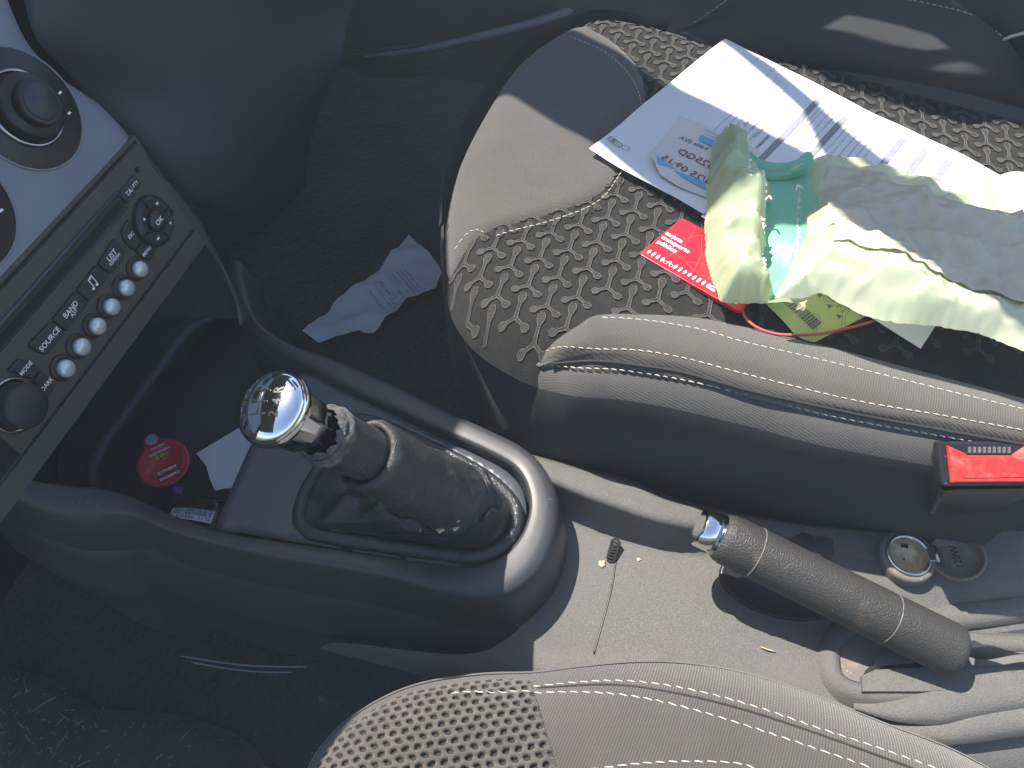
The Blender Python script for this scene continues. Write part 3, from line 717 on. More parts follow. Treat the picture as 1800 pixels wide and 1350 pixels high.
def ringat(c, r, n=NF, wob=0, seed=0, tilt=0):
    o = []
    for i in range(n):
        t = 2*math.pi*i/n; w = 1+wob*noise.noise(Vector((math.cos(t)*2.2+seed, math.sin(t)*2.2, seed*1.7)))
        o.append(c+ea*math.cos(t)*r*w+eb*math.sin(t)*r*w+LA*tilt*math.cos(t))
    return np.array([list(q) for q in o])
r1 = ringat(SL1, .0165)
base = fr+inn*.0090+[0, 0, .0012]
# align ring start with the frame start
def align(a, b):
    best = None
    for rv in (False, True):
        bb = b[::-1] if rv else b
        for s in range(0, NF, 2):
            c = np.roll(bb, s, 0); d = np.sum((a-c)**2)
            if best is None or d < best[0]: best = (d, c)
    return best[1]
top = align(base-base.mean(0)+SL1, r1)
ang = top-np.array(SL1)                     # radial vectors of the sleeve
LL = (SL1-SL0).length
# the leather boot: from the frame it sags, folds, then runs up the lever as a sleeve
rings = []
FOLDS = [((548, 927), (640, 878), .008, .0055), ((628, 868), (700, 935), .006, .005), ((660, 900), (770, 940), .004, .006), ((650, 748), (880, 860), .006, .0045), ((858, 842), (866, 925), .010, .0045), ((866, 925), (836, 972), .009, .0045), ((866, 905), (897, 885), .008, .0035), ((897, 885), (903, 850), .007, .0035)]
FOLDS = [(P(*a, .213), P(*b, .213), h, w) for a, b, h, w in FOLDS]
def foldz(x, y):
    z = 0
    for a, b, h, w in FOLDS:
        ab = (b-a).xy; p = Vector((x, y))-a.xy; t = max(0, min(1, p.dot(ab)/ab.dot(ab))); d = (p-ab*t).length
        z = max(z, h*math.exp(-(d/w)**2)*(.55+.45*math.sin(math.pi*min(1, max(0, .15+t*.7)))))
    return z
def blend(t):
    """t 0 at the frame, 1 at the sleeve root"""
    root = np.array(SL0)+ang*1.40
    lin = base*(1-t)+root*t
    return lin
K = 44
for k in range(K+1):
    t = k/K; q = blend(t**.8)
    sag = +.002*math.sin(math.pi*min(1, t*1.15))
    for i in range(NF):
        a = 2*math.pi*i/NF
        fold = .0065*math.sin(math.pi*t)*math.sin(a*4+2.6*t+1.1*noise.noise(Vector((a, t*2, 0))))+.012*math.sin(math.pi*t)*(.45-abs(noise.noise(Vector((math.cos(a)*2.2, math.sin(a)*2.2, t*1.8)))*2))
        q[i, 2] += sag*(.5 if q[i, 0] > SL0.x+.01 else 1)+fold*.7+foldz(q[i, 0], q[i, 1])*min(1, 4*t)*min(1, 3*(1-t))
        dz = zplate(q[i, 0], q[i, 1], 1)-.006
        q[i, 2] = max(q[i, 2], dz)
    rings.append(q)
KS = 40
for k in range(1, KS+1):
    t = k/KS; r = 1.26+.14*(1-t)**3
    if t > .94: r = 1.26-.16*((t-.94)/.06)**2
    q = np.array(SL0+(SL1-SL0)*t)+ang*r
    for i in range(NF):
        a = 2*math.pi*i/NF; n_ = noise.noise(Vector((math.cos(a)*2.2, math.sin(a)*2.2, t*4+9)))+.35*noise.noise(Vector((math.cos(a)*6, math.sin(a)*6, t*11+9)))
        n2 = 1-abs(noise.noise(Vector((math.cos(a)*1.6+t*2, math.sin(a)*1.6, t*3+3))))
        q[i] += ang[i]*(.055*n_+.07*(n2**6)*(1-t))
    rings.append(q)
last = rings[-1]
rings.append(np.array(SL1)+ang*.98-np.array(LA)*.001)
rings.append(np.array(SL1)+ang*.95-np.array(LA)*.006)
bt = mesh('leather_boot', np.array(rings).reshape(-1, 3), [f[::-1] for f in gridfaces(NF, len(rings), True)], [m_leather], gl)
bt.data.materials.append(m_sleeve)
nf0 = NF*K
for p in bt.data.polygons:
    if p.index >= nf0: p.material_index = 1
# pinched fold at the rear of the boot
# inner sleeve, foam collar, knob body, cap
C1 = axp(612, 0); C2 = axp(566, 0); C3 = axp(536, 0)
def rl(name, c0, c1, rad, m_, par, wob=0, seg=60, seed=1, jag=0, cap=False):
    v = []; n = len(rad); L = (c1-c0).length
    for k, r in enumerate(rad):
        t = k/(n-1)
        for i in range(seg):
            a = 2*math.pi*i/seg; w = 1+wob*noise.noise(Vector((math.cos(a)*3+seed, math.sin(a)*3, t*3)))
            j = LA*(jag*noise.noise(Vector((math.cos(a)*5+seed, math.sin(a)*5, 4))) if k in (n-1,) else 0)
            v.append(c0.lerp(c1, t)+ea*math.cos(a)*r*w+eb*math.sin(a)*r*w+j)
    f = gridfaces(seg, n, True)
    if cap: f.append([(n-1)*seg+i for i in range(seg)])
    return mesh(name, v, f, m_, par)
rl('inner_sleeve', axp(650, 0), C2, [.0150, .0152, .0150, .0152, .0150, .0150], m_sleeve, gl, .05, seed=5)
fo_ = rl('torn_collar', axp(586, 0), axp(560, 0), [.0150, .0158, .0160, .0154, .0142, .0128], m_foam, gl, .16, seed=2, jag=.006)
# knob body: eight soft sides widening to the cap
def body(name, prof, m_, par, sides=8, seg=64, sq=.5):
    v = []
    for r, h in prof:
        for i in range(seg):
            a = 2*math.pi*i/seg; k = math.cos(math.pi/sides)/math.cos((a % (2*math.pi/sides))-math.pi/sides)
            rr = r*(1*(1-sq)+k*sq); v.append(KN+LA*h+ea*math.cos(a)*rr+eb*math.sin(a)*rr)
    return mesh(name, v, gridfaces(seg, len(prof), True)+[[(len(prof)-1)*seg+i for i in range(seg)]], m_, par, smooth=True)
kb = body('knob_body', [(.0115, -.040), (.0122, -.030), (.0150, -.026), (.0158, -.018), (.0168, -.012), (.0172, -.008)], m_chromed, gl, sq=1)
KR = .0186
lathe('knob_ring', KN, LA, [(KR*.93, -.009), (KR*1.0, -.0085), (KR*1.03, -.006), (KR*1.03, -.0045), (KR, -.003)], m_chrome, kb, capend=False, seg=64)
cap_prof = [(KR*1.01, -.0036)]+[(KR*math.sin(t)*1.01, -.003+.0085*math.cos(t)) for t in np.linspace(math.pi/2, .02, 18)]
kc = lathe('knob_cap', KN, LA, cap_prof, m_chrome, gl, seg=72)
def domeh(r): return -.003+.0085*math.sqrt(max(0, 1-(r/(KR*1.01))**2))
gx_ = (U-LA*U.dot(LA)).normalized(); gy_ = LA.cross(gx_).normalized()
if gy_.x > 0: gy_ = -gy_
def ondome(u, v, h=.0002): return KN+gx_*u+gy_*v+LA*(domeh(math.hypot(u, v))+h)
def domeline(name, pts, r=.00035):
    q = []
    for a, b in zip(pts[:-1], pts[1:]):
        for t in np.linspace(0, 1, 8): q.append(ondome(a[0]+(b[0]-a[0])*t, a[1]+(b[1]-a[1])*t))
    return tube(name, q, r, m_dark, kc, seg=6)
g_ = .0058
for c in (-1, 0, 1): domeline('gate_line', [(c*g_, -.0045), (c*g_, .0045)])
domeline('gate_line', [(-g_, 0), (g_, 0)])
for s, u, v in (('1', -g_, .0090), ('3', 0, .0098), ('5', g_, .0090), ('2', -g_, -.0090), ('4', 0, -.0098), ('R', g_, -.0090)):
    vv, ff = textgeo(s, .0060, bold=True)
    mesh('gear_mark', [ondome(u+a[0], v+a[1], .00025) for a in vv], ff, m_dark, kc, smooth=False)
# little tab under the ring
tb = KN-LA*.010
dirt_ = (CAM-KN).cross(LA).normalized(); dd = (dirt_.cross(LA)).normalized()
if dd.dot(CAM-KN) < 0: dd = -dd
prism('knob_tab', [(-.0035, .004), (.0035, .004), (.0026, -.007), (-.0026, -.007)], KN-LA*.011+dd*.0165, LA.cross(dd).normalized(), LA, .0022, m_chrome, kb, bevel=.0005)

# ------------------------------------------------------------------ hand brake
hb = thing('hand_brake', (1690, 1160, .19), 'dark grained leather hand brake lever with a chrome push button at its tip', 'hand brake')
H0 = P(1688, 1150, .188); H1 = P(1264, 941, .226); HA = (H1-H0).normalized(); HL = (H1-H0).length
hr = .0169
def hprof():
    out = []
    for t in np.linspace(0, 1, 60):
        r = hr*(1.02-.03*t)
        if t < .04: r *= math.sqrt(max(0.05, 1-((.04-t)/.04)**2))
        if t > .86: r *= 1+.03*math.sin((t-.86)/.14*math.pi)-.06*((t-.86)/.14)
        for s in (.30, .855):
            r -= .0007*math.exp(-((t-s)/.004)**2)
        if t > .985: r *= 1-.10*((t-.985)/.015)**2
        out.append((r, HL*t))
    out += [(hr*.80, HL*1.002), (hr*.74, HL*.99)]
    return out
gp = lathe('grip', H0, HA, hprof(), m_grip, hb, seg=64, capend=False)
lathe('tip_collar', H0, HA, [(hr*.80, HL*.985), (hr*.82, HL*1.004), (hr*.78, HL*1.010), (hr*.70, HL*1.008)], m_chromed, hb, capend=False, seg=48)
BT = lathe('push_button', H0, HA, [(hr*.78, HL*1.0), (hr*.79, HL+.0125), (hr*.76, HL+.0140), (hr*.66, HL+.0143), (hr*.3, HL+.0134), (.0005, HL+.0132)], m_chrome, hb, seg=56)
for s in (.30, .855):
    pa, pb = frame(HA); bgp = [H0+HA*HL*s+pa*math.cos(t)*hr*1.003+pb*math.sin(t)*hr*1.003 for t in np.linspace(0, 2*math.pi, 48)]
    tube('grip_seam', bgp, .00045, m_cap, hb, seg=6)
tube('under_seam', [H0+HA*HL*t+(-frame(HA)[0]*.75-frame(HA)[1]*.0)*hr+Vector((0, -.0115, 0)) for t in np.linspace(.03, .97, 30)], .0009, m_cap, hb, seg=6)

# ------------------------------------------------------------------ power socket with open lid
ps = thing('power_socket', (1592, 990, .170), 'round metal twelve volt socket with its printed flip lid standing open', 'power socket')
sc = ong(1588, 985); Z = Vector((0, 0, 1)); sc.z = .1805
Zt = Vector((0, -.10, 1)).normalized()
lathe('bezel', sc, Zt, [(0.0196, -.012), (0.0194, -.001), (0.0189, .0012), (0.0165, .0022), (0.0148, .0012)], m_cap, ps, seg=56, capend=False)
so_ = lathe('metal_sleeve', sc, Zt, [(0.0155, .0010), (0.0155, .0030), (0.0141, .0036), (0.0128, .0028), (0.0121, .0010), (0.0128, .0002)], m_alum, ps, seg=56, capend=False)
lathe('socket_well', sc, Zt, [(0.0125, .0016), (0.0122, -.003), (0.0116, -.0062), (0.0011, -.0068)], mat('tarnished brass well', (.50, .42, .28), .45, .2, var=(200, .3)), ps, seg=48, capend=False)
prism('contact_tab', rrect(0, 0, .0045, .0012, .0004), sc+Vector((0, .0090, -.0035)), Vector((1, 0, 0)), Vector((0, 0, 1)), .0008, m_gap, so_)
hx = Vector((.97, .22, 0)).normalized(); hy = Vector((-.22, .97, 0)).normalized()
prism('hinge', rrect(0, 0, .0085, .011, .001), sc+hx*.0165+Vector((0, 0, .0015)), hx, hy, .0025, m_alum, ps, bevel=.0005)
tube('hinge_pin', [sc+hx*.0185-hy*.0062+Vector((0, 0, .0034)), sc+hx*.0185+hy*.0062+Vector((0, 0, .0034))], .0016, m_alum, ps, seg=10)
LC = P(1682, 978, .186); ln = Vector((-.30, -.12, .95)).normalized()
lid = lathe('lid', LC, ln, [(0.0171, -.0035), (0.0178, -.001), (0.0178, .0008), (0.0169, .0016), (0.0155, .0010), (0.0150, -.0012), (0.0046, -.0014), (0.0011, -.0014)], m_cap, ps, seg=56)
lx = (hy-ln*hy.dot(ln)).normalized(); ly = ln.cross(lx)
ly_ = ly if ly.x < 0 else -ly
text('120W', LC+ln*-.0010, -lx if ly_.dot(ln.cross(-lx)) > 0 else lx, ly_ if True else ly, .0066, m_dark, lid)
prism('lid_lip', rrect(0, 0, .006, .012, .002), LC+hx*.0165-Vector((0, 0, .001)), hx, hy, .003, m_cap, lid, bevel=.0006)
prism('lid_clip', rrect(0, 0, .002, .013, .0008), LC-hx*.0100+ln*-.0012, hx, hy, .003, m_cap, lid, bevel=.0005)

# ------------------------------------------------------------------ passenger seat
st = thing('passenger_seat', (1250, 450, .10), 'passenger seat in charcoal cloth with woven three armed motifs, papers lying on it', 'car seat')
INS = [(985, 44), (1060, 24), (1178, 44), (1290, 82), (1450, 105), (1622, 140), (1850, 185), (2000, 215), (2000, 780), (1800, 750), (1500, 700), (1300, 660), (1150, 645), (1040, 640), (950, 643), (880, 612), (832, 578), (800, 540), (784, 500), (776, 450), (778, 380), (790, 310), (812, 240), (850, 170), (905, 95)]
ins_w = np.array([list(P(a, b, .288))[:2] for a, b in INS])
def seatz(x, y, d):
    z = .2945+.0025*noise.noise(Vector((x*9, y*9, 1)))
    z -= .030*max(0, 1-d/.038)**2.4
    if x > .10: z -= min(.02, (x-.10)*.07)
    if x > .0: z -= .010*math.exp(-((y-.36-(-.0)*x+.0)/.045)**2)*min(1, x/.08)
    return z
ins = sheet('patterned_insert', [(a, b, .288) for a, b in INS], seatz, .0042, m_ins, st, n=260)
tI = bvh(ins)
# grey front panel
FP = [(990, 50), (1060, 80), (1112, 126), (1133, 170), (1134, 220), (1117, 270), (1090, 315), (1066, 348), (1030, 372), (960, 397), (890, 416), (835, 438), (795, 470), (780, 452), (779, 380), (790, 310), (812, 240), (850, 170), (905, 98), (950, 62)]
def fpz(x, y, d):
    b = drop([tI], x, y, None)
    if b is None: b = .262
    return b-.0008+.0042*(1-max(0, 1-d/.010)**2)
fp = sheet('front_panel', [(a, b, .285) for a, b in FP], fpz, .0038, m_fab, st, n=240)
# side bolster (driver side)
B = [
 [(940, 640, .270), (968, 600, .283), (1010, 568, .283), (1060, 549, .284), (1200, 552, .285), (1300, 570, .285), (1450, 606, .283), (1600, 646, .280), (1850, 712, .272)],
 [(942, 640, .275), (972, 606, .290), (1014, 574, .2935), (1062, 553, .295), (1200, 560, .296), (1300, 580, .296), (1450, 617, .294), (1600, 657, .291), (1850, 722, .284)],
 [(945, 641, .277), (985, 608, .296), (1025, 580, .3015), (1065, 560, .304), (1200, 574, .305), (1300, 598, .305), (1450, 634, .303), (1600, 670, .300), (1850, 732, .293)],
 [(948, 642, .278), (1000, 611, .299), (1045, 594, .305), (1080, 586, .308), (1200, 606, .309), (1300, 628, .309), (1450, 664, .307), (1600, 698, .304), (1850, 752, .297)],
 [(950, 643, .280), (1020, 620, .298), (1060, 616, .3025), (1110, 618, .3055), (1200, 632, .307), (1300, 652, .307), (1450, 690, .305), (1600, 725, .302), (1850, 770, .295)],
 [(951, 643, .280), (1030, 627, .296), (1080, 627, .3005), (1125, 631, .3035), (1200, 643, .305), (1320, 673, .305), (1500, 717, .302), (1667, 747, .298), (1850, 780, .293)],
 [(952, 643, .279), (1030, 635, .2925), (1080, 637, .297), (1125, 643, .2995), (1200, 655, .301), (1330, 690, .301), (1500, 727, .298), (1667, 758, .294), (1850, 790, .289)],
 [(953, 644, .278), (1030, 642, .2905), (1083, 645, .2945), (1150, 655, .2975), (1230, 670, .299), (1350, 700, .299), (1500, 734, .296), (1667, 764, .292), (1850, 798, .287)],
 [(954, 645, .277), (1020, 651, .287), (1083, 654, .291), (1167, 666, .294), (1236, 680, .295), (1350, 707, .294), (1467, 737, .292), (1667, 773, .288), (1850, 806, .284)]]
bo = patch('side_bolster', B, 140, 70, m_fab, st)
tB = bvh(bo)
s3 = [Vector(q) for q in spline(B[-1], 60)]
front = [(776, 395, .262), (776, 430, .262), (779, 472, .262), (788, 515, .262), (802, 545, .262), (842, 586, .263), (894, 620, .268), (954, 645, .277)]
edge = [Vector(q) for q in spline(front, 40)][:-1]+s3
edge = spline(edge, 160)
eg = np.gradient(edge[:, :2], axis=0); eg /= np.linalg.norm(eg, axis=1)[:, None]; en = np.c_[eg[:, 1], -eg[:, 0]]
RAMP = np.clip((np.arange(160)-38)/30, .12, 1)[:, None]
def eo(d, z, zz=None):
    q = edge.copy(); q[:, :2] += en*d*(RAMP if d > 0 else 1); q[:, 2] = q[:, 2]+z if zz is None else zz; return q
sk_ = [eo(-.002, .0006), eo(.002, -.0012), eo(.007, -.0060), eo(.0115, -.014), eo(.0145, -.026), eo(.0160, -.05), eo(.013, -.09), eo(.0, -.12), eo(-.01, 0, .08), eo(-.01, 0, .0)]
gk = np.array(sk_); sko = mesh('side_skirt', gk.reshape(-1, 3), [f[::-1] for f in gridfaces(160, len(sk_))], [m_skirt, m_fabd], st)
for p_ in sko.data.polygons: p_.material_index = 1 if p_.index < 159*3 and p_.index % 159 > 44 else 0
# front skirt on the hidden front edge
fedge = spline([(776, 395, .262), (779, 330, .262), (792, 270, .262), (815, 215, .262), (850, 160, .262), (905, 92, .262), (985, 40, .262), (1060, 20, .265), (1180, 40, .27)], 80)
mesh('front_skirt', np.array([fedge+[.0, 0, .002], fedge+[-.003, .0, -.004], fedge+[-.003, 0, -.03], fedge+[0, 0, -.10], fedge+[.02, 0, -.262]]).reshape(-1, 3), gridfaces(80, 5), m_skirt, st)
tube('piping', [(776, 425, .2620), (777, 445, .2635), (779, 472, .2635), (788, 515, .2635), (802, 545, .2635), (842, 586, .2645), (894, 620, .2695), (954, 645, .2785)], .0011, m_fabd, st, n=60, seg=8)
# far bolster
FB = [[(1180, 60, .29), (1240, 30, .30), (1290, -10, .305), (1330, -60, .30)],
      [(1200, 58, .290), (1270, 30, .298), (1320, 0, .310), (1370, -60, .31)],
      [(1215, 62, .292), (1300, 55, .303), (1380, 20, .322), (1450, -60, .325)],
      [(1250, 80, .290), (1360, 80, .304), (1480, 55, .328), (1570, -50, .335)],
      [(1330, 104, .289), (1450, 108, .303), (1580, 90, .325), (1680, 10, .338)],
      [(1440, 120, .289), (1560, 132, .300), (1690, 130, .325), (1765, 66, .332)],
      [(1500, 128, .288), (1640, 150, .292), (1800, 180, .297), (1810, 120, .318)],
      [(1600, 142, .27), (1720, 170, .27), (1850, 200, .275), (1880, 150, .29)]]
fb = patch('far_bolster', FB, 80, 70, m_skirt, st)
tF = bvh(fb)
# backrest at the right
patch('backrest', [[(1600, -60, .31), (1700, -60, .34), (1900, -60, .36)], [(1690, 10, .325), (1780, 0, .345), (1950, -20, .37)], [(1764, 68, .325), (1830, 60, .35), (1950, 40, .38)], [(1800, 130, .30), (1860, 130, .34), (1990, 110, .38)], [(1812, 195, .27), (1880, 220, .30), (2050, 240, .36)]], 30, 40, m_skirt, st)
tube('backrest_piping', [(1764, 70, .336), (1785, 62, .343), (1830, 52, .352)], .0014, m_st, st, n=16, seg=8)
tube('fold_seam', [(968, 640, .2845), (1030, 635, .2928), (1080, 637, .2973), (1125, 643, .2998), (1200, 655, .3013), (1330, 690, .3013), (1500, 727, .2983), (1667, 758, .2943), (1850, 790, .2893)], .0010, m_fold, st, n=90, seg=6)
# woven motifs on the insert
mo = Bag(); th_ = Bag()
o_ = P(1000, 450, .29); la = (P(1050, 436, .29)-o_); lb = (P(981, 497, .29)-o_); la.z = lb.z = 0
ct, sn = math.cos(0), math.sin(0)
A1 = (P(1011.5, 418, .29)-o_); A1.z = 0           # arm directions measured in the picture
A2 = (P(974, 456, .29)-o_); A2.z = 0
A3 = (P(1019, 466, .29)-o_); A3.z = 0
fpw = np.array([list(P(a, b, .288))[:2] for a, b in FP]); bow = np.array([list(W3(q))[:2] for q in B[1]]+[list(W3(q))[:2] for q in B[8][::-1]])
fbw = np.array([list(W3(q))[:2] for q in FB[0]]+[list(W3(r[0]))[:2] for r in FB[1:]])
def inside(x, y, poly):
    c = False; n = len(poly); j = n-1
    for i in range(n):
        xi, yi = poly[i]; xj, yj = poly[j]
        if (yi > y) != (yj > y) and x < (xj-xi)*(y-yi)/(yj-yi)+xi: c = not c
        j = i
    return c
def onins(x, y, h):
    hh = tI.ray_cast(Vector((x, y, 1)), Vector((0, 0, -1)))
    return Vector((x, y, hh[0].z+h)) if hh[0] is not None else None
def armoutline():
    """closed outline of the three armed shape in local units"""
    return None
cnt = 0
for i in range(-22, 46):
    for j in range(-26, 14):
        c = o_+la*i+lb*j
        if not (-.20 < c.x < .46 and .28 < c.y < .80): continue
        if not inside(c.x, c.y, ins_w): continue
        q = c-CAM; dz = q.dot(FW); ppx = 900+F*q.dot(RT)/dz; ppy = 675-F*q.dot(UP)/dz
        if ppx > 1860 or ppy < -20: continue
        if inside(c.x, c.y, fpw) and polydist(np.array([[c.x, c.y]]), fpw)[0] > .014: continue
        if inside(c.x, c.y, bow) or c.y < .30 or ppy > 612: continue
        if 1300 < ppx < 1800 and 420 < ppy < 560: continue
        cnt += 1
        for A in (A1, A2, A3):
            A = A*(1.0+.04*random.uniform(-1, 1)); L = A.length; t = A.normalized(); s = Vector((-t.y, t.x, 0))
            def wd(u):                      # half width along the arm
                b = .0009+.0004*(1-u)**4
                bulb = .0027*math.sqrt(max(0, 1-((u-.84)/.24)**2)) if u > .60 else 0
                return max(b, bulb)
            us = np.linspace(0, 1.07, 9); ok_ = True; l_ = []; r_ = []; fl_ = []; fr_ = []
            for u in us:
                w = wd(u)
                a = onins(*(c+t*L*u+s*w).xy, .0009); b = onins(*(c+t*L*u-s*w).xy, .0009)
                if a is None or b is None: ok_ = False; break
                l_.append(a); r_.append(b)
            if not ok_: continue
            mo.add(l_+r_, [[k, k+1, 9+k+1, 9+k] for k in range(8)])
            # outline thread
            for side in (l_, r_):
                for k in range(8):
                    a, b = side[k], side[k+1]; d = (b-a)
                    if d.length < 1e-5: continue
                    n_ = Vector((-d.y, d.x, 0)).normalized()*.00032
                    up_ = Vector((0, 0, .0005))
                    th_.add([a+n_+up_*.4, a-n_+up_*.4, b-n_+up_*.4, b+n_+up_*.4, a+up_*1.6, b+up_*1.6], [[0, 4, 5, 3], [4, 1, 2, 5]])
            # ribs across the bulb and the arm
            for u in np.linspace(.36, 1.0, 7):
                w = wd(u)*.92
                if w < .0006: continue
                a = onins(*(c+t*L*u+s*w).xy, .0011); b = onins(*(c+t*L*(u+.02)-s*w).xy, .0011)
                if a is None or b is None: continue
                n_ = t*.00022
                th_.add([a+n_, a-n_, b-n_, b+n_, a+Vector((0, 0, .0003)), b+Vector((0, 0, .0003))], [[0, 4, 5, 3], [4, 1, 2, 5]])
print('motifs', cnt)
mo.build('woven_motif', m_motif, st, kind='stuff')
th_.build('motif_thread', m_thr, st, kind='stuff')
# stitching
stitches('stitching', [(1000, 60, .30), (1060, 87, .30), (1106, 128, .30), (1127, 172, .30), (1128, 218, .30), (1112, 268, .30), (1086, 312, .30), (1062, 345, .30), (1026, 368, .30), (960, 391, .30), (890, 409, .30), (833, 432, .28), (796, 464, .27)], m_st, st, [bvh(fp)])
stitches('stitching', [(1058, 557, .304), (1139, 564, .304), (1200, 573, .305), (1250, 584, .305), (1307, 602, .305), (1450, 635, .303), (1650, 682, .30), (1850, 732, .293)], m_st, st, [tB])
stitches('stitching', [(957, 625, .28), (1000, 623, .292), (1055, 626, .296), (1125, 631, .2985), (1200, 643, .300), (1320, 673, .300), (1500, 717, .297), (1667, 747, .293), (1850, 780, .288)], m_st, st, [tB])
stitches('stitching', [Vector(q)+Vector((0, 0, .0022)) for q in edge[20:]], m_st, st)
stitches('stitching', [(1212, 46, .292), (1240, 27, .298), (1284, -4, .307)], m_st, st, [tF])
stitches('stitching', [(1560, 0, .33), (1620, 16, .33), (1700, 40, .33), (1762, 70, .33)], m_st, st, [tF])
seatT = [tI, bvh(fp), tB, tF]

# ------------------------------------------------------------------ driver seat
ds = thing('driver_seat', (1100, 1400, .05), 'driver seat edge with open mesh front and grey woven side in the foreground', 'car seat')
DO = [(525, 1420), (545, 1345), (575, 1300), (620, 1258), (690, 1218), (760, 1196), (850, 1184), (940, 1181), (1030, 1170), (1110, 1163), (1180, 1163), (1260, 1172), (1340, 1190), (1430, 1220), (1560, 1272), (1680, 1318), (1800, 1385), (1900, 1450), (1900, 1700), (525, 1700)]
dow = [(a, b, .225) for a, b in DO]
def drz(x, y, d):
    return .223+.028*(1-max(0, 1-d/.05)**2.2)+.0015*noise.noise(Vector((x*12, y*12, 4)))
# the side cloth
dso = sheet('seat_side_cloth', dow, drz, .0035, m_fab, ds, n=300)
tD = bvh(dso)
# mesh front: fine heightfield with rows of holes
MB_ = [(527, 1420), (547, 1343), (578, 1299), (622, 1257), (692, 1217), (762, 1197), (850, 1186), (925, 1186), (938, 1215), (948, 1250), (960, 1300), (975, 1350), (990, 1420), (990, 1600), (560, 1600)]
mw = spline([(a, b, .238) for a, b in MB_], 400, True)[:, :2]
lo = mw.min(0); hi = mw.max(0)
hu = (P(830, 1240, .245)-P(760, 1252, .245)); hu.z = 0; hu.normalize(); hv = Vector((-hu.y, hu.x, 0))
stp = .00055
xs = np.arange(lo[0], hi[0], stp); ys = np.arange(max(lo[1], .045), hi[1], stp)
X, Y = np.meshgrid(xs, ys); pts = np.stack([X.ravel(), Y.ravel()], 1)
insd = np.zeros(len(pts), bool)
for i in range(len(mw)):
    a, b = mw[i-1], mw[i]; c = (a[1] > pts[:, 1]) != (b[1] > pts[:, 1])
    insd ^= c & (pts[:, 0] < (b[0]-a[0])*(pts[:, 1]-a[1])/(b[1]-a[1]+1e-15)+a[0])
u = pts[:, 0]*hu.x+pts[:, 1]*hu.y; v = pts[:, 0]*hv.x+pts[:, 1]*hv.y
pu, pv = .0064, .0048
row = np.floor(v/pv); uu = (u+(row % 2)*pu/2+.0005*np.sin(v*700)) % pu-pu/2; vv = v % pv-pv/2
hole = np.clip(1.25-((np.abs(uu)/.00205)**2.6+(np.abs(vv)/.00155)**2.6), 0, 1)**.5
cord = .0005*np.abs(np.cos(v/pv*math.pi))+.00022*np.sin(u*2*math.pi/.0011+2*np.sin(v*1500))
dist = np.full(len(pts), .05); sel = insd
dist[sel] = polydist(pts[sel], mw[::4])
# coarse lookup of the seat height underneath
dsel = polydist(pts[sel], spline(dow, 100, True)[:, :2])
zb = np.zeros(len(pts)); zb[sel] = .223+.028*(1-np.maximum(0, 1-dsel/.05)**2.2)
z = zb+.0030*(1-np.maximum(0, 1-dist/.006)**2)+cord-hole*.0028*np.clip(dist/.003, 0, 1)
nxx = len(xs); idx = -np.ones(len(pts), int); idx[sel] = np.arange(sel.sum())
G = idx.reshape(len(ys), nxx); q = np.stack([G[:-1, :-1], G[:-1, 1:], G[1:, 1:], G[1:, :-1]], -1).reshape(-1, 4); q = q[(q >= 0).all(1)]
V_ = np.c_[pts[sel], z[sel]]
m_mesh = mat('beige grey spacer mesh', (.080, .074, .065), .95, sheen=.2, grain=(1500, 1, .0010), var=(90, .28), specks=(300, DUST, .10))
m_hole = m_fold
me_ = mesh('mesh_front', V_, q.tolist(), [m_mesh, m_hole], ds)
hs = hole[sel]; mi = np.array([1 if hs[f].mean() > .62 else 0 for f in q])
if len(me_.data.polygons) == len(mi): me_.data.polygons.foreach_set('material_index', mi.astype(np.int32))
dT = [tD]
stitches('stitching', [(938, 1192, .25), (1000, 1186, .25), (1080, 1183, .25), (1150, 1190, .25), (1240, 1210, .25), (1340, 1240, .25), (1440, 1275, .25), (1560, 1312, .25), (1690, 1356, .25)], m_st, ds, dT, pitch=.0066, length=.0050, r=.00042)
stitches('stitching', [(790, 1208, .25), (870, 1207, .25), (940, 1207, .25), (1010, 1207, .25), (1100, 1216, .25), (1200, 1240, .25), (1320, 1278, .25), (1440, 1318, .25), (1540, 1352, .25)], m_st, ds, dT+[bvh(me_)], pitch=.0066, length=.0050, r=.00042)
stitches('stitching', [(1040, 1354, .25), (1120, 1344, .25), (1200, 1340, .25), (1290, 1342, .25), (1340, 1356, .25)], m_st, ds, dT, pitch=.0066, length=.0050, r=.00042)
tube('welt', [P(*q_) if not isinstance(q_, Vector) else q_ for q_ in [Vector((*P(a, b, .247).xy, drop(dT, *P(a, b, .247).xy)+.0002)) for a, b in ((945, 1198), (1080, 1196), (1200, 1218), (1330, 1254), (1500, 1312), (1640, 1362))]], .0007, m_fold, ds, n=70, seg=6)
do = spline(dow, 300, True)
m2 = np.roll(do, -1, 0)-np.roll(do, 1, 0); m2 = np.c_[-m2[:, 1], m2[:, 0], np.zeros(300)]; m2 /= np.linalg.norm(m2, axis=1)[:, None]
if np.dot(m2[0], do.mean(0)-do[0]) > 0: m2 = -m2
do[:, 2] = .2235
mesh('seat_skirt', np.array([do+[0, 0, 0], do+m2*.002+[0, 0, -.003], do+m2*.003+[0, 0, -.02], do-m2*.005+[0, 0, -.06], do-m2*.02+[0, 0, -.22]]).reshape(-1, 3), gridfaces(300, 5, True), m_fabd, ds)

# ------------------------------------------------------------------ seat belt buckle
bk = thing('seat_belt_buckle', (1740, 920, .18), 'glossy black seat belt buckle with a red release button beside the passenger seat', 'seat belt buckle')
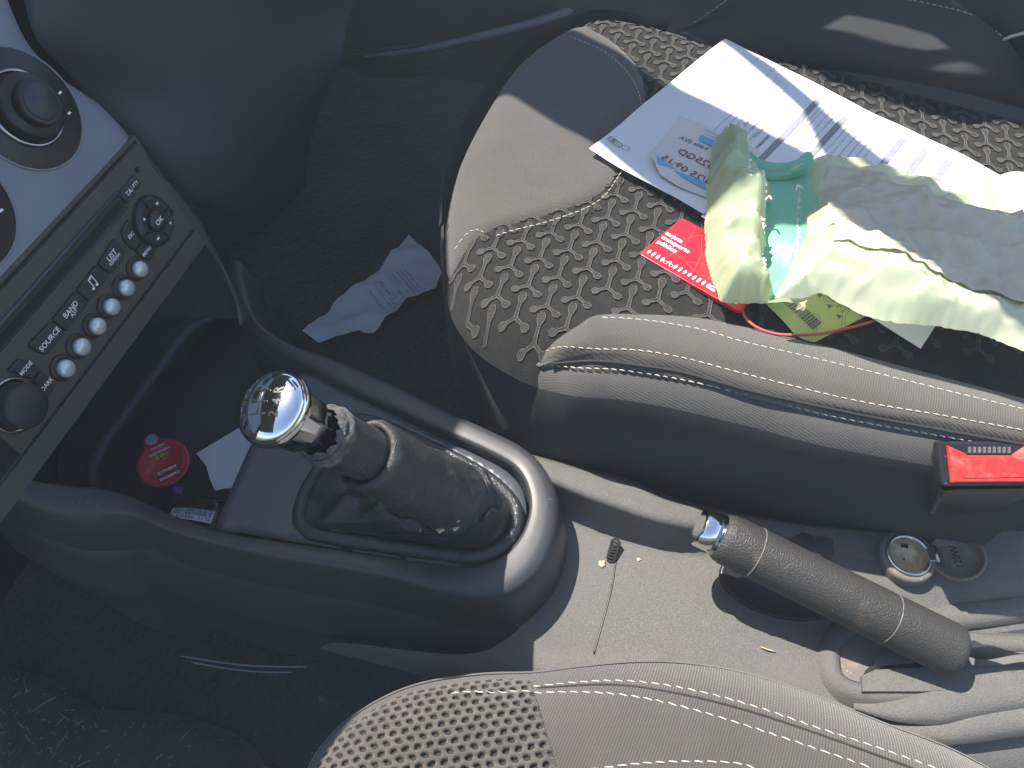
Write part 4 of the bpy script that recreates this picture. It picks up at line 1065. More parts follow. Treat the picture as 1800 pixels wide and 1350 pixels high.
# local frame: face towards the driver side and up
bo_ = P(1648, 778, .290); bx = (P(1850, 774, .290)-bo_).normalized(); 
bface = Vector((0, -.60, .80)); bface = (bface-bx*bface.dot(bx)).normalized(); by = bface.cross(bx).normalized()
if by.z < 0: by = -by
def bp(x, y):
    p = hitplane(x, y, bo_, bface)-bo_; return (p.dot(bx), p.dot(by))
m_gloss = mat('glossy black buckle plastic', (.02, .02, .022), .22, grain=(60, .15, .002), specks=(200, DUST, .06))
rim_o = [bp(*q) for q in ((1648, 776), (1900, 772), (1900, 852), (1655, 855), (1646, 800))]
prism('housing_rim', rounded(rim_o, .12), bo_-bface*.004, bx, by, .006, m_gloss, bk, bevel=.0016)
prism('housing_bay', rounded([bp(*q) for q in ((1657, 781), (1900, 777), (1900, 848), (1664, 850))], .08), bo_+bface*.0018, bx, by, .0006, m_dark, bk, bevel=.0002)
rb = prism('release_button', [bp(*q) for q in ((1659, 783), (1690, 797), (1692, 800), (1774, 800), (1776, 797), (1800, 781), (1900, 780), (1900, 846), (1666, 847))], bo_+bface*.0020, bx, by, .0035, m_buck, bk, bevel=.0012)
prism('button_face', rounded([bp(*q) for q in ((1676, 806), (1792, 802), (1802, 838), (1682, 840))], .15), bo_+bface*.0053, bx, by, .0008, m_buck, rb, bevel=.0007)
for i in range(9):
    x = 1697+i*8.6; prism('slot_rib', [bp(x, 785), bp(x+4, 785), bp(x+4, 796), bp(x, 796)], bo_+bface*.0024, bx, by, .0014, m_cap, bk, bevel=.0003)
bl = bo_+bx*.0; qd = lambda x, y, dn, dy=0: hitplane(x, y, bo_, bface)+Vector((0, dy, -dn))
patch('housing_body', [[qd(1650, 790, .002), qd(1658, 852, .003), qd(1700, 856, .003), qd(1900, 852, .003)], [qd(1656, 800, .012), qd(1663, 852, .012), qd(1700, 856, .012), qd(1900, 852, .012)], [qd(1668, 800, .028), qd(1675, 848, .028), qd(1710, 852, .028), qd(1900, 850, .028)], [qd(1684, 800, .046), qd(1690, 835, .046), qd(1720, 840, .046), qd(1900, 840, .046)], [qd(1700, 790, .058), qd(1706, 800, .058), qd(1730, 802, .058), qd(1900, 802, .058)]], 60, 30, m_gloss, bk)
patch('housing_side', [[qd(1650, 790, .002), qd(1656, 800, .012), qd(1668, 800, .028), qd(1684, 800, .046), qd(1700, 790, .058)], [qd(1655, 780, .002, .01), qd(1662, 780, .012, .01), qd(1674, 780, .028, .01), qd(1689, 780, .046, .01), qd(1704, 780, .058, .01)]], 30, 6, m_gloss, bk)
print('part3 ok')
# ------------------------------------------------------------------ papers and litter on the passenger seat
def ridged(x, y, s, seed): return 1-2*abs(noise.noise(Vector((x*s+seed, y*s-seed, seed*.7))))
def facet(x, y, s, seed):
    d = noise.voronoi(Vector((x*s+seed, y*s, seed)))[0]; return d[0]
def inv(o, e1, e2):
    """maps a pixel to coordinates (s, t) on the plane spanned by e1, e2 through o"""
    n = e1.cross(e2).normalized()
    M_ = np.array([[e1.dot(e1), e1.dot(e2)], [e1.dot(e2), e2.dot(e2)]])
    def f(x, y):
        p = hitplane(x, y, o, n)-o; return np.linalg.solve(M_, [p.dot(e1), p.dot(e2)])
    return f
doc = None
pa = P(1275, 65, .3035); pb = P(1035, 265, .3035); pc = P(1803, 330, .3035); pd = P(1619, 612, .293)
def docz(x, y, d):
    s = drop([tI, seatT[1]], x, y, .28)
    z = .3030+.0022*noise.noise(Vector((x*11, y*11, 2)))+.0011*noise.noise(Vector((x*30, y*14, 7)))
    w = (Vector((x, y, 0))-pb).xy.length; z += .0025*max(0, 1-w/.05); wp = (Vector((x, y, 0))-pd).xy.length; z -= .0105*max(0, 1-wp/.10)
    return max(z, s+.0012)
doc = sheet('printed_document', [Vector((q.x, q.y, 0)) for q in (pa, pa.lerp(pc, .33)+Vector((.001, -.002, 0)), pa.lerp(pc, .66), pc, pd, pb.lerp(pd, .6)+Vector((.002, -.002, 0)), pb.lerp(pd, .3)+Vector((-.002, .003, 0)), pb, pb.lerp(pa, .45)+Vector((-.0015, -.001, 0)))], docz, .004, m_paper, smooth_outline=False)
tag(doc, 'white printed sheet of paper spread over the passenger seat under the green bag', 'paper sheet')
tP = [bvh(doc)]
def ondoc(p, h=.0005):
    z = drop(tP, p.x, p.y); 
    return Vector((p.x, p.y, (z if z is not None else .3045)+h))
E1 = (pb-pa).normalized(); E2 = (pc-pa).normalized(); dinv = inv(pa, E1, E2)
def quadstrip(bag, o, e1, e2, s0, s1, t0, t1, on, n=1):
    for k in range(n):
        a = s0+(s1-s0)*k/n; b = s0+(s1-s0)*(k+1)/n
        bag.poly([on(o+e1*a+e2*t0), on(o+e1*b+e2*t0), on(o+e1*b+e2*t1), on(o+e1*a+e2*t1)])
for (x0, y0, x1, y1, w) in ((1438, 176, 1215, 372, .0056), (1487, 203, 1300, 372, .0056), (1587, 244, 1480, 345, .0056), (1627, 264, 1530, 360, .0056), (1667, 285, 1590, 360, .0056)):
    a = dinv(x0, y0); b = dinv(x1, y1); bars = Bag(); quadstrip(bars, pa, E1, E2, a[0], max(b[0], a[0]+.10), a[1]-w/2, a[1]+w/2, ondoc, 24); bars.build('print_bar', m_bar, doc)
rs = random.Random(5); ln_ = Bag()
def words(bag, o, e1, e2, s0, s1, t, h, on, gap=.0011, wl=(.002, .007), rs=rs):
    s = s0
    while s < s1:
        w = min(rs.uniform(*wl), s1-s); k = s
        while k < s+w:                       # letters as little strokes
            lw = rs.uniform(.0005, .0009); hh = h*rs.choice((.6, .6, .7, 1)); q4 = [on(o+e1*k+e2*t), on(o+e1*(k+lw)+e2*t), on(o+e1*(k+lw)+e2*(t+hh)), on(o+e1*k+e2*(t+hh))]; k += lw+.00035
            if None not in q4: bag.poly(q4)
        s += w+gap
for x, y, L, h in ((1335, 98, .035, .0010), (1362, 118, .020, .0010), (1366, 137, .06, .0009), (1372, 141, .05, .0009), (1383, 154, .03, .0012), (1289, 197, .06, .0012), (1297, 203, .058, .0012), (1306, 208, .055, .0012), (1316, 215, .05, .0012), (1326, 222, .045, .0013), (1335, 227, .04, .0015), (1452, 186, .05, .0011), (1462, 192, .07, .0011), (1471, 197, .06, .0013), (1443, 186, .03, .0013), (1500, 208, .09, .0011), (1509, 213, .11, .0011), (1519, 219, .12, .0013), (1530, 225, .10, .0013), (1541, 230, .09, .0013), (1552, 234, .06, .0011), (1598, 249, .09, .0013), (1606, 254, .07, .0013), (1640, 268, .08, .0013), (1650, 273, .06, .0012), (1682, 292, .05, .0012), (1692, 298, .06, .0011), (1702, 303, .06, .0011), (1412, 200, .035, .0011), (1421, 205, .03, .0011)):
    a = dinv(x, y); words(ln_, pa, E1, E2, a[0], a[0]+L, a[1], h, ondoc)
ln_.build('print_lines', m_inkl, doc, kind='stuff')
def ptext(s, x, y, size, m_=m_ink, bold=False, on=ondoc, o=None, e1=None, e2=None, par=None, h=None, align='LEFT', f=None):
    o = o or pa; e1 = e1 or E1; e2 = e2 or E2; a = (f or dinv)(x, y); par = par or doc
    return text(s, o+e1*a[0]+e2*a[1], e1, e2, size, m_, par, bold=bold, align=align, fn=on)
ptext('GROUPAMA ASSU', 1352, 238, .0038, bold=True)
ptext('34 97 96 69 9', 1342, 226, .0030)
ptext('24 h / 24', 1332, 216, .0030, bold=True)
ptext("Depuis l'etr", 1322, 207, .0030)
# footer marks near the left corner: box, cross and recycling ring
ft = Bag()
for (x, y) in ((1076, 247), (1086, 254), (1100, 260)):
    a = dinv(x, y); c = pa+E1*a[0]+E2*a[1]
    if x == 1100:
        for r0, r1 in ((.0030, .0036),):
            for k in range(18):
                t0, t1 = 2*math.pi*k/18, 2*math.pi*(k+.8)/18
                ft.poly([ondoc(c+E1*r0*math.cos(t0)+E2*r0*math.sin(t0)), ondoc(c+E1*r1*math.cos(t0)+E2*r1*math.sin(t0)), ondoc(c+E1*r1*math.cos(t1)+E2*r1*math.sin(t1)), ondoc(c+E1*r0*math.cos(t1)+E2*r0*math.sin(t1))])
    else:
        for q0, q1 in (((-.0034, -.0028), (-.0034, .0028)), ((.0034, -.0028), (.0034, .0028)), ((-.0034, -.0028), (.0034, -.0028)), ((-.0034, .0028), (.0034, .0028)), ((-.002, 0), (.002, 0))):
            d = (Vector(q1)-Vector(q0)).normalized()*.0002; n_ = Vector((-d.y, d.x))*1.6
            ft.poly([ondoc(c+E2*(q[0])+E1*(q[1])) for q in (Vector(q0)+n_, Vector(q1)+n_, Vector(q1)-n_, Vector(q0)-n_)])
ft.build('footer_marks', m_ink, doc)
ptext('PEFC', 1081, 245, .0030, bold=True)

# toll ticket
ta = P(1197, 204, .3065); tb_ = P(1333, 262, .3065); tcn = P(1144, 279, .3065)
T1 = (ta-tb_).normalized(); T2 = (Vector((0, 0, 1)).cross(T1)).normalized()
if T2.dot(ta-tcn) < 0: T2 = -T2
def tickz(x, y, d): return max(drop(tP, x, y, .303), .303)+.0012+.0035*max(0, 1-(Vector((x, y, 0))-tcn).xy.length/.04)+.0008*noise.noise(Vector((x*60, y*60, 1)))
tk = sheet('toll_ticket', [(1197, 204, .305), (1265, 232, .305), (1333, 262, .305), (1310, 330, .305), (1290, 362, .305), (1240, 345, .305), (1190, 326, .305), (1160, 308, .305), (1150, 290, .305), (1144, 278, .305), (1170, 241, .305)], tickz, .003, m_tick, smooth_outline=False)
tag(tk, 'stained paper ticket with maroon dot print and blue stripes lying on the white sheet', 'ticket')
tT_ = [bvh(tk)]
def ontick(p, h=.0005):
    z = drop(tT_, p.x, p.y); return Vector((p.x, p.y, (z if z is not None else .306)+h))
tinv = inv(ta, T1, T2)
def ttext(s, x, y, size, m_=m_maroon, bold=False, align='RIGHT'):
    a = tinv(x, y); return text(s, ta+T1*a[0]+T2*a[1], T1, T2, size, m_, tk, bold=bold, align=align, fn=ontick)
ttext('L 525GD', 1192, 262, .0112)
ttext('06/25 09:15', 1163, 277, .0108)
ttext('03:24  0,60e (IVA', 1196, 238, .0062, m_ink)
for quad in (((1228, 244), (1233, 236), (1285, 256), (1282, 268)), ((1153, 276), (1182, 288), (1186, 297), (1156, 290)), ((1184, 299), (1240, 316), (1241, 330), (1200, 309))):
    c = [P(a, b, .3065) for a, b in quad]; bl_ = Bag(); bl_.poly([ontick(q) for q in c]); bl_.build('blue_stripe', m_blue, tk, smooth=False)
ttext('AUTOPISTA', 1156, 281, .0036, m_tick, True); ttext('TICKET', 1238, 245, .0032, m_tick, True)
lb_ = Bag()
for x, y, L in ((1240, 226, .03), (1236, 231, .03), (1250, 238, .02)):
    a = tinv(x, y); words(lb_, ta, T1, T2, a[0]-L, a[0], a[1], .0010, ontick)
lb_.build('small_print', m_blue, tk, kind='stuff')

# red transport card
ca = P(1124, 441, .2985); ce = P(1306, 546, .2985); C1_ = (ce-ca).normalized(); C2_ = Vector((-C1_.y, C1_.x, 0))
if C2_.dot(P(1185, 374, .2985)-ca) < 0: C2_ = -C2_
ca.z = .2965; tilt = Vector((0, 0, 1))
CW, CH = .0856, .0540
cz_ = max(drop(seatT, (ca+C1_*a+C2_*b).x, (ca+C1_*a+C2_*b).y, .29) for a in (0, .04, .08) for b in (0, .027, .05))+.0004
ca.z = cz_
card = prism('transport_card', rrect(CW/2, CH/2, CW, CH, .0032, 6), ca, C1_, C2_, .0009, m_red, bevel=.0003)
tag(card, 'glossy red public transport card lying on the patterned seat beside the bag', 'card')
cinv = inv(ca, C1_, C2_)
def oncard(p, h=.0013): return Vector((p.x, p.y, ca.z+.0009+h-.001))
for s, x, y in (('tarjeta', 1170, 411), ('transporte', 1163, 418), ('público', 1156, 426)):
    a = cinv(x, y); text(s, ca+C1_*a[0]+C2_*a[1], C1_, C2_, .0058, m_white, card, bold=True, align='LEFT', fn=oncard)
pg_ = Bag(); t = .0045; row_y = .0060
def cpoly(pts): pg_.poly([oncard(ca+C1_*a+C2_*b) for a, b in pts])
for k in range(13):
    if k == 4:
        for cx_ in (t-.0008, t+.0042):
            for i in range(12):
                a0, a1 = 2*math.pi*i/12, 2*math.pi*(i+1)/12
                cpoly([(cx_+.0016*math.cos(a0), row_y-.0008+.0016*math.sin(a0)), (cx_+.0016*math.cos(a1), row_y-.0008+.0016*math.sin(a1)), (cx_+.0013*math.cos(a1), row_y-.0008+.0013*math.sin(a1)), (cx_+.0013*math.cos(a0), row_y-.0008+.0013*math.sin(a0))])
        cpoly([(t+.0005, row_y), (t+.003, row_y), (t+.0026, row_y+.0028), (t+.001, row_y+.0026)]); t += .0075; continue
    hh = (.0030, .0040, .0036, .0036, 0, .0038, .0038, .0026, .0028, .0036, .0036, .0034, .0036)[k]
    cpoly([(t+.0007*math.cos(a), row_y+hh*.62+.0007*math.sin(a)) for a in np.linspace(0, 6.28, 9)[:-1]])
    cpoly([(t-.0011, row_y+hh*.38), (t+.0011, row_y+hh*.38), (t+.0009, row_y-hh*.1), (t+.0005, row_y-hh*.6), (t-.0005, row_y-hh*.6), (t-.0009, row_y-hh*.1)])
    t += .0040
for b_, w_ in ((.0600, .0055), (.0690, .0050), (.0780, .0050)):
    cpoly(rrect(b_, row_y, w_, .0042, .0009, 2)); 
pg_.build('people_pictogram', m_white, card, smooth=False)
wd_ = Bag()
for b_ in (.0600, .0690, .0780): wd_.poly([oncard(ca+C1_*a+C2_*b, .00135) for a, b in rrect(b_, row_y+.0006, .0038, .0014, .0003, 2)])
wd_.build('window_pictogram', m_red, card, smooth=False)
lnb = Bag()
net = [((.002, .020), (.030, .016)), ((.030, .016), (.060, .034)), ((.014, .052), (.020, .030)), ((.020, .030), (.016, .001)), ((.022, .048), (.050, .050)), ((.022, .048), (.034, .030)), ((.034, .030), (.060, .030)), ((.050, .050), (.052, .012)), ((.034, .030), (.040, .012)), ((.030, .016), (.040, .012)), ((.040, .012), (.075, .016)), ((.040, .012), (.034, .001)), ((.060, .034), (.084, .040)), ((.060, .034), (.056, .053)), ((.012, .030), (.022, .048)), ((.052, .012), (.060, .034)), ((.046, .002), (.052, .012)), ((.005, .030), (.020, .030))]
for a, b in net:
    d = Vector(b)-Vector(a); n_ = Vector((-d.y, d.x)).normalized()*.00022
    lnb.poly([oncard(ca+C1_*q.x+C2_*q.y, .0011) for q in (Vector(a)+n_, Vector(b)+n_, Vector(b)-n_, Vector(a)-n_)])
lnb.build('network_lines', m_redl, card, smooth=False)

# label with barcode, cord and white slip under the bag
def lz(x, y, d): return max(drop(seatT, x, y, .285), .2855)+.0015
yl = sheet('yellow_label', [(1300, 500, .29), (1340, 533, .29), (1372, 560, .29), (1400, 587, .29), (1416, 597, .29), (1434, 597, .29), (1480, 576, .29), (1560, 540, .29), (1480, 480, .29)], lz, .004, m_yel, smooth_outline=False)
tag(yl, 'yellow green barcode label poking out from under the plastic bag', 'label')
tY = [bvh(yl)]
def onyel(p, h=.0006):
    z = drop(tY, p.x, p.y); return Vector((p.x, p.y, (z if z is not None else .288)+h))
ya = P(1348, 537, .289); yb = P(1420, 592, .289); Y1 = (yb-ya).normalized(); Y2 = Vector((-Y1.y, Y1.x, 0))
if Y2.dot(P(1400, 530, .289)-ya) < 0: Y2 = -Y2
yinv = inv(ya, Y1, Y2)
bb_ = Bag(); s = .002; rb_ = random.Random(3)
a = yinv(1365, 537); 
while s < .034:
    w = rb_.choice((.0004, .0004, .0008, .0012)); quadstrip(bb_, ya, Y1, Y2, s, s+w, .0075, .0165, onyel, 1); s += w+rb_.choice((.0004, .0006, .0009))
bb_.build('barcode', m_ink, yl)
tr_ = Bag()
for x, y in ((1436, 525), (1454, 542), (1472, 558)):
    c = P(x, y, .2895); tr_.poly([onyel(c+Y1*.0020-Y2*.0018), onyel(c+Y1*.0020+Y2*.0022), onyel(c-Y1*.0016)])
tr_.build('triangle_mark', m_ink, yl, smooth=False)
lw_ = Bag()
for x, y in ((1452, 530), (1460, 536), (1468, 545), (1478, 552)):
    a = yinv(x, y); words(lw_, ya, Y2, Y1, a[1], a[1]+.012, a[0], .0011, onyel)
lw_.build('small_print', m_ink, yl, kind='stuff')
cdp = spline([(1306, 528, .294), (1305, 545, .294), (1313, 562, .293), (1335, 578, .292), (1365, 587, .2915), (1400, 589, .292), (1440, 587, .292), (1480, 579, .2915), (1530, 566, .292), (1580, 545, .295)], 60)
cord = tube('red_cord', [Vector(q) for q in cdp], .0010, m_cord, seg=8, origin=(1400, 588, .29))
tag(cord, 'thin red cord curling out from under the bag past the yellow label', 'cord')
#ws = sheet('white_slip', [(1545, 555, .284), (1619, 603, .284), (1646, 570, .284), (1600, 540, .284)], lambda x, y, d: max(drop(seatT, x, y, .28), .283)+.0015, .004, m_paperb, smooth_outline=False)
#tag(ws, 'blank grey white paper slip with its corner showing below the bag', 'paper slip')

# ------------------------------------------------------------------ green plastic bag
bag = thing('plastic_bag', (1500, 450, .30), 'crumpled pale green plastic bag torn open, with a beige printed panel', 'plastic bag')
EN = Vector((-(pd-pb).y, (pd-pb).x, 0)).normalized()
if EN.dot(pa-pb) < 0: EN = -EN
def under(x, y):
    s = max(0, min(1, ((Vector((x, y, 0))-pb).xy.dot(EN.xy)+.018)/.034)); s = s*s*(3-2*s); return .2975+.0085*s
def crump(x, y, k=1.0):
    return (.0058*ridged(x*.8, y*1.5, 14, 3)+.0036*ridged(x, y*1.2, 34, 8)+.0085*(.5-facet(x*.7, y*1.5, 20, 5))+.0040*(.5-facet(x, y, 52, 9))+.0022*ridged(x, y*1.4, 70, 12)+.0008*ridged(x, y, 130, 2))*k
def body_z(x, y, d):
    s = ((Vector((x, y, 0))-pb).xy.dot(EN.xy)); b = max(0, min(1, (.055-s)/.05)); b = b*b*(3-2*b)
    return .3065+.017*b+.012*(1-max(0, 1-d/.03)**2)+crump(x, y, 1.25)*min(1, .25+d/.012)
BODY = [(1414, 296), (1428, 282), (1447, 277), (1470, 285), (1500, 290), (1560, 306), (1620, 318), (1660, 333), (1690, 326), (1740, 320), (1800, 322), (1900, 330), (1900, 650), (1800, 622), (1740, 600), (1690, 590), (1640, 582), (1580, 574), (1530, 562), (1496, 548), (1466, 533), (1440, 522), (1410, 529), (1362, 530), (1374, 505), (1388, 478), (1400, 455), (1412, 425), (1414, 380), (1412, 330)]
bb = sheet('film', [(a, b, .322 if b > 500 else .314 if b > 400 else .308) for a, b in BODY], body_z, .0022, m_bagf, bag, n=420, jag=.00025)
PAN = [(1452, 290), (1500, 298), (1560, 330), (1620, 352), (1690, 374), (1740, 380), (1788, 384), (1790, 420), (1788, 470), (1800, 500), (1802, 570), (1740, 553), (1660, 530), (1580, 502), (1510, 476), (1450, 462), (1446, 420), (1448, 350)]
tb2 = bvh(bb)
def panz(x, y, d):
    z = drop([tb2], x, y, None)
    if z is None: z = body_z(x, y, .02)
    return z+.0014+.0040*max(0, ridged(x*.8+.3*y, y*1.2, 22, 4)-.55)+.0030*max(0, ridged(x, y-.5*x, 37, 14)-.6)
sheet('printed_panel', [(a, b, .322) for a, b in PAN], panz, .0021, m_bagp, bag, n=300, smooth_outline=False)
INN = [(1296, 268), (1312, 282), (1330, 296), (1360, 302), (1390, 300), (1420, 290), (1432, 400), (1412, 470), (1372, 530), (1335, 528), (1300, 480), (1290, 380)]
inz = lambda x, y, d: under(x, y)+.0035+.0020*ridged(x, y, 20, 6)+.004*max(0, 1-d/.012)
inf_ = sheet('inside_film', [(a, b, .305) for a, b in INN], inz, .0026, m_bagin, bag, n=160)
# folded lip of the back layer across the opening
patch('back_lip', [[(1300, 268, .316), (1318, 283, .314), (1345, 296, .311), (1380, 298, .311), (1415, 284, .316)], [(1300, 274, .320), (1320, 290, .318), (1345, 304, .315), (1380, 306, .316), (1415, 292, .321)], [(1304, 284, .316), (1322, 303, .313), (1348, 317, .311), (1382, 318, .311), (1414, 306, .315)]], 60, 16, m_bagin, bag, fn=lambda g: g+np.stack([np.zeros(g.shape[:2]), np.zeros(g.shape[:2]), np.array([[.0012*ridged(p[0], p[1], 70, 1) for p in r] for r in g])], -1))
def flap_z(x, y, d):
    return under(x, y)+.004+.016*(1-max(0, 1-d/.020)**2)+crump(x, y, 1.9)*min(1, .3+d/.010)
FLAP = [(1250, 262), (1258, 247), (1280, 243), (1296, 250), (1304, 262), (1312, 285), (1322, 305), (1330, 330), (1342, 350), (1352, 366), (1340, 372), (1343, 395), (1347, 430), (1340, 455), (1342, 480), (1362, 508), (1352, 530), (1310, 530), (1266, 528), (1250, 478), (1240, 440), (1240, 390), (1242, 330)]
fpl = sheet('torn_flap', [(a, b, .308) for a, b in FLAP], flap_z, .0020, m_bag, bag, n=300, smooth_outline=False, jag=.0003)
# ragged torn edges of white stretched film
rt_ = random.Random(11); tFL = [bvh(fpl), tb2, bvh(inf_)]
def ragged(name, path, w):
    q = spline(path, 70); b = Bag()
    for k in range(69):
        p = Vector(q[k]); r_ = Vector(q[k+1]); p.z = drop(tFL, p.x, p.y, p.z); r_.z = drop(tFL, r_.x, r_.y, r_.z); d = (r_-p).normalized(); n_ = Vector((-d.y, d.x, 0))*rt_.choice((-1, 1)); w_ = w*rt_.uniform(.3, 1.3)
        up2 = Vector((0, 0, rt_.uniform(0, .002)))
        b.add([p-n_*.0008, r_-n_*.0008, r_+d*.0006*rt_.uniform(-1, 1)+n_*w_*rt_.uniform(.5, 1)+up2, p+n_*w_+up2*.6], [[0, 1, 2, 3]])
    return b.build(name, m_torn, bag)
ragged('torn_edge', [(1310, 300, .328), (1324, 322, .329), (1342, 350, .330), (1352, 368, .330), (1340, 375, .330), (1344, 398, .329), (1347, 430, .328), (1340, 460, .326), (1343, 482, .322), (1362, 508, .314)], .0026)
ragged('torn_edge', [(1414, 310, .322), (1413, 350, .326), (1414, 395, .326), (1408, 430, .326), (1396, 458, .324), (1384, 485, .320), (1366, 512, .312)], .0015)
for pp in ([(1345, 352, .331), (1352, 345, .334), (1356, 350, .335)], [(1412, 330, .326), (1402, 326, .329), (1400, 334, .330)]):
    tube('plastic_curl', pp, .0007, m_torn, bag, n=10, seg=6)
# film fold at the lower edge of the flap
patch('folded_gusset', [[(1350, 532, .312), (1400, 520, .315), (1445, 495, .322), (1470, 470, .326)], [(1348, 534, .304), (1390, 534, .305), (1418, 528, .308), (1450, 505, .316)], [(1350, 528, .298), (1390, 530, .298), (1416, 526, .300), (1440, 514, .304)]], 50, 20, m_bag, bag, fn=lambda g: g+np.stack([np.zeros(g.shape[:2]), np.zeros(g.shape[:2]), np.array([[.0025*ridged(p[0], p[1], 45, 4) for p in r] for r in g])], -1))

# ------------------------------------------------------------------ receipt on the passenger floor
RC = [(720, 421), (738, 438), (767, 471), (778, 486), (766, 514), (738, 529), (716, 536), (693, 562), (672, 580), (658, 591), (644, 593), (633, 589), (607, 598), (564, 614), (531, 597), (551, 580), (578, 556), (589, 540), (609, 522), (640, 503), (669, 484), (684, 462), (705, 438)]
rz = lambda x, y, d: .012+.006*ridged(x, y, 8, 2)+.007*ridged(x*.7, y, 19, 9)+.009*(.5-facet(x, y, 18, 3))+.003*ridged(x, y, 45, 6)
rc_ = sheet('receipt', [(a, b, .012) for a, b in RC], rz, .004, m_paperb, smooth_outline=False)
tag(rc_, 'crumpled white paper receipt lying on the dark passenger footwell floor', 'receipt')
tR = [bvh(rc_)]
def onrc(p, h=.0015):
    z = drop(tR, p.x, p.y); return Vector((p.x, p.y, z+h)) if z is not None else None
ra = P(712, 485, .013); R1 = (P(740, 520, .013)-ra).normalized(); R2 = Vector((-R1.y, R1.x, 0)); rinv = inv(ra, R1, R2)
m_faint = mat('faint receipt print', (.40, .42, .44), .8)
rl_ = Bag()
for x, y, L in ((711, 482, .07), (704, 484, .075), (697, 486, .06), (690, 490, .07), (668, 505, .05), (660, 512, .05), (650, 520, .04), (700, 520, .03), (692, 528, .03), (685, 534, .03)):
    a = rinv(x, y); words(rl_, ra, R1, R2, a[0], a[0]+L, a[1], .0022, onrc, wl=(.005, .016), gap=.003)
rl_.build('faint_print', m_faint, rc_, kind='stuff')

# ------------------------------------------------------------------ things in the storage tray
wc = mesh('white_card', *(lambda q: ([*q, *[p-Vector((0, 0, .0008)) for p in q]], [list(range(len(q)))]+[list(range(2*len(q)-1, len(q)-1, -1))]+[[i, len(q)+i, len(q)+(i+1) % len(q), (i+1) % len(q)] for i in range(len(q))]))([P(345, 797, .164), P(400, 764, .167), P(452, 733, .170), P(500, 700, .172), P(520, 760, .176), P(440, 860, .176), P(396, 858, .170), P(378, 862, .168), (P(370, 845, .168)), P(362, 818, .166)]), m_paperb, smooth=False)
tag(wc, 'plain white card standing in the storage tray against the gear plate', 'card')
cp = thing('oil_capsule', (287, 830, .155), 'small sealed oil tub with red foil lid and round pull tab in the tray', 'oil tub')
cn = Vector((.10, -.20, .97)).normalized(); cC = P(287, 814, .180)
lathe('cup', cC, cn, [(.0165, -.001), (.0160, -.006), (.0130, -.022), (.012, -.024), (.001, -.024)], m_dark, cp, seg=44, capend=False)
ld = lathe('foil_lid', cC, cn, [(.0172, -.0008), (.0196, -.0003), (.0198, .0002), (.0175, .0005), (.0170, .0002), (.001, .0002)], m_lid, cp, seg=60)
rdx = Vector((-.90, -.42, 0)); rdx = (rdx-cn*rdx.dot(cn)).normalized()
# reading direction measured in the picture (lower left), letters upside down to the viewer
q0 = hitplane(318, 822, cC, cn); q1 = hitplane(277, 842, cC, cn); rdx = (q1-q0).normalized(); rdy = cn.cross(rdx)
tc_ = hitplane(268, 776, cC, cn)
tabd = (tc_-cC).normalized(); tabs = cn.cross(tabd)
prism('pull_tab', [(-.0075, .016), (.0075, .016), (.0050, .0245), (.0028, .0268), (0, .0275), (-.0028, .0268), (-.0050, .0245)], cC-cn*.0002, tabs, tabd, .0004, m_lid, cp, bevel=.0001)
sl_ = lathe('tab_seal', tc_+tabd*.0015, cn, [(.0046, .0002), (.0046, .0006), (.0040, .0007)], mat('grey green seal print', (.22, .30, .28), .5), ld, seg=28)
def ltext(s, x, y, size, m_=m_white, bold=False):
    p = hitplane(x, y, cC, cn); return text(s, p+cn*.0007, rdx, rdy, size, m_, ld, bold=bold)
box = prism('name_plate', rrect(0, 0, .0170, .0092, .0018, 4), hitplane(295, 830, cC, cn)-cn*.0002, rdx, rdy, .0006, mat('deep red print', (.25, .008, .02), .4), ld, bevel=.0001)
ltext('CAPRICHO', 299, 836, .0031, bold=True); ltext('ANDALUZ', 294, 826, .0031, bold=True)
ltext('ACEITE DE OLIVA', 281, 794, .0021); ltext('Virgen Extra', 277, 786, .0021)
ol = Bag()
for x, y, r in ((277, 806, .0017), (286, 801, .0017)):
    c = hitplane(x, y, cC, cn)+cn*.0007; ol.poly([c+rdx*r*math.cos(t)+rdy*r*math.sin(t) for t in np.linspace(0, 6.28, 14)[:-1]])
for x, y in ((268, 811), (294, 797), (291, 806), (272, 801)):
    c = hitplane(x, y, cC, cn)+cn*.0007; ol.poly([c+rdx*.0024, c+rdy*.0007, c-rdx*.0022, c-rdy*.0007])
ol.build('olive_print', m_olive, ld, smooth=False)
rg = Bag()
for (a0, a1) in ((.15, 1.0), (2.3, 3.1)):
    for k in range(22):
        t = a0+(a1-a0)*k/22; t1 = t+(a1-a0)/22*.6
        A = lambda r, w: cC+cn*.0007+rdx*math.cos(w)*r+rdy*math.sin(w)*r
        rg.poly([A(.0150, t), A(.0162, t), A(.0162, t1), A(.0150, t1)])
rg.build('ring_print', m_redl, ld, smooth=False)
wr = thing('snack_wrapper', (335, 900, .155), 'dark glossy snack wrapper with a white barcode strip at the tray edge', 'wrapper')
m_wrap = mat('dark glossy wrapper film', (.03, .012, .02), .15, var=(60, .5), coat=.4)
wv = sheet('wrapper_film', [(290, 870, .17), (330, 862, .17), (385, 868, .17), (392, 900, .17), (380, 935, .17), (330, 925, .17), (280, 912, .17), (275, 890, .17)], lambda x, y, d: .160+.007*(1-max(0, 1-d/.012)**2)+.003*ridged(x, y, 50, 3), .002, m_wrap, wr)
sheet('purple_corner', [(306, 858, .172), (326, 862, .172), (322, 872, .172), (308, 870, .172)], lambda x, y, d: .1755, .002, mat('purple foil', (.12, .05, .28), .3), wr, smooth_outline=False)
bp0 = P(304, 893, .181); bp1 = P(378, 899, .181); bp3 = P(296, 911, .181); bp2 = P(370, 921, .181)
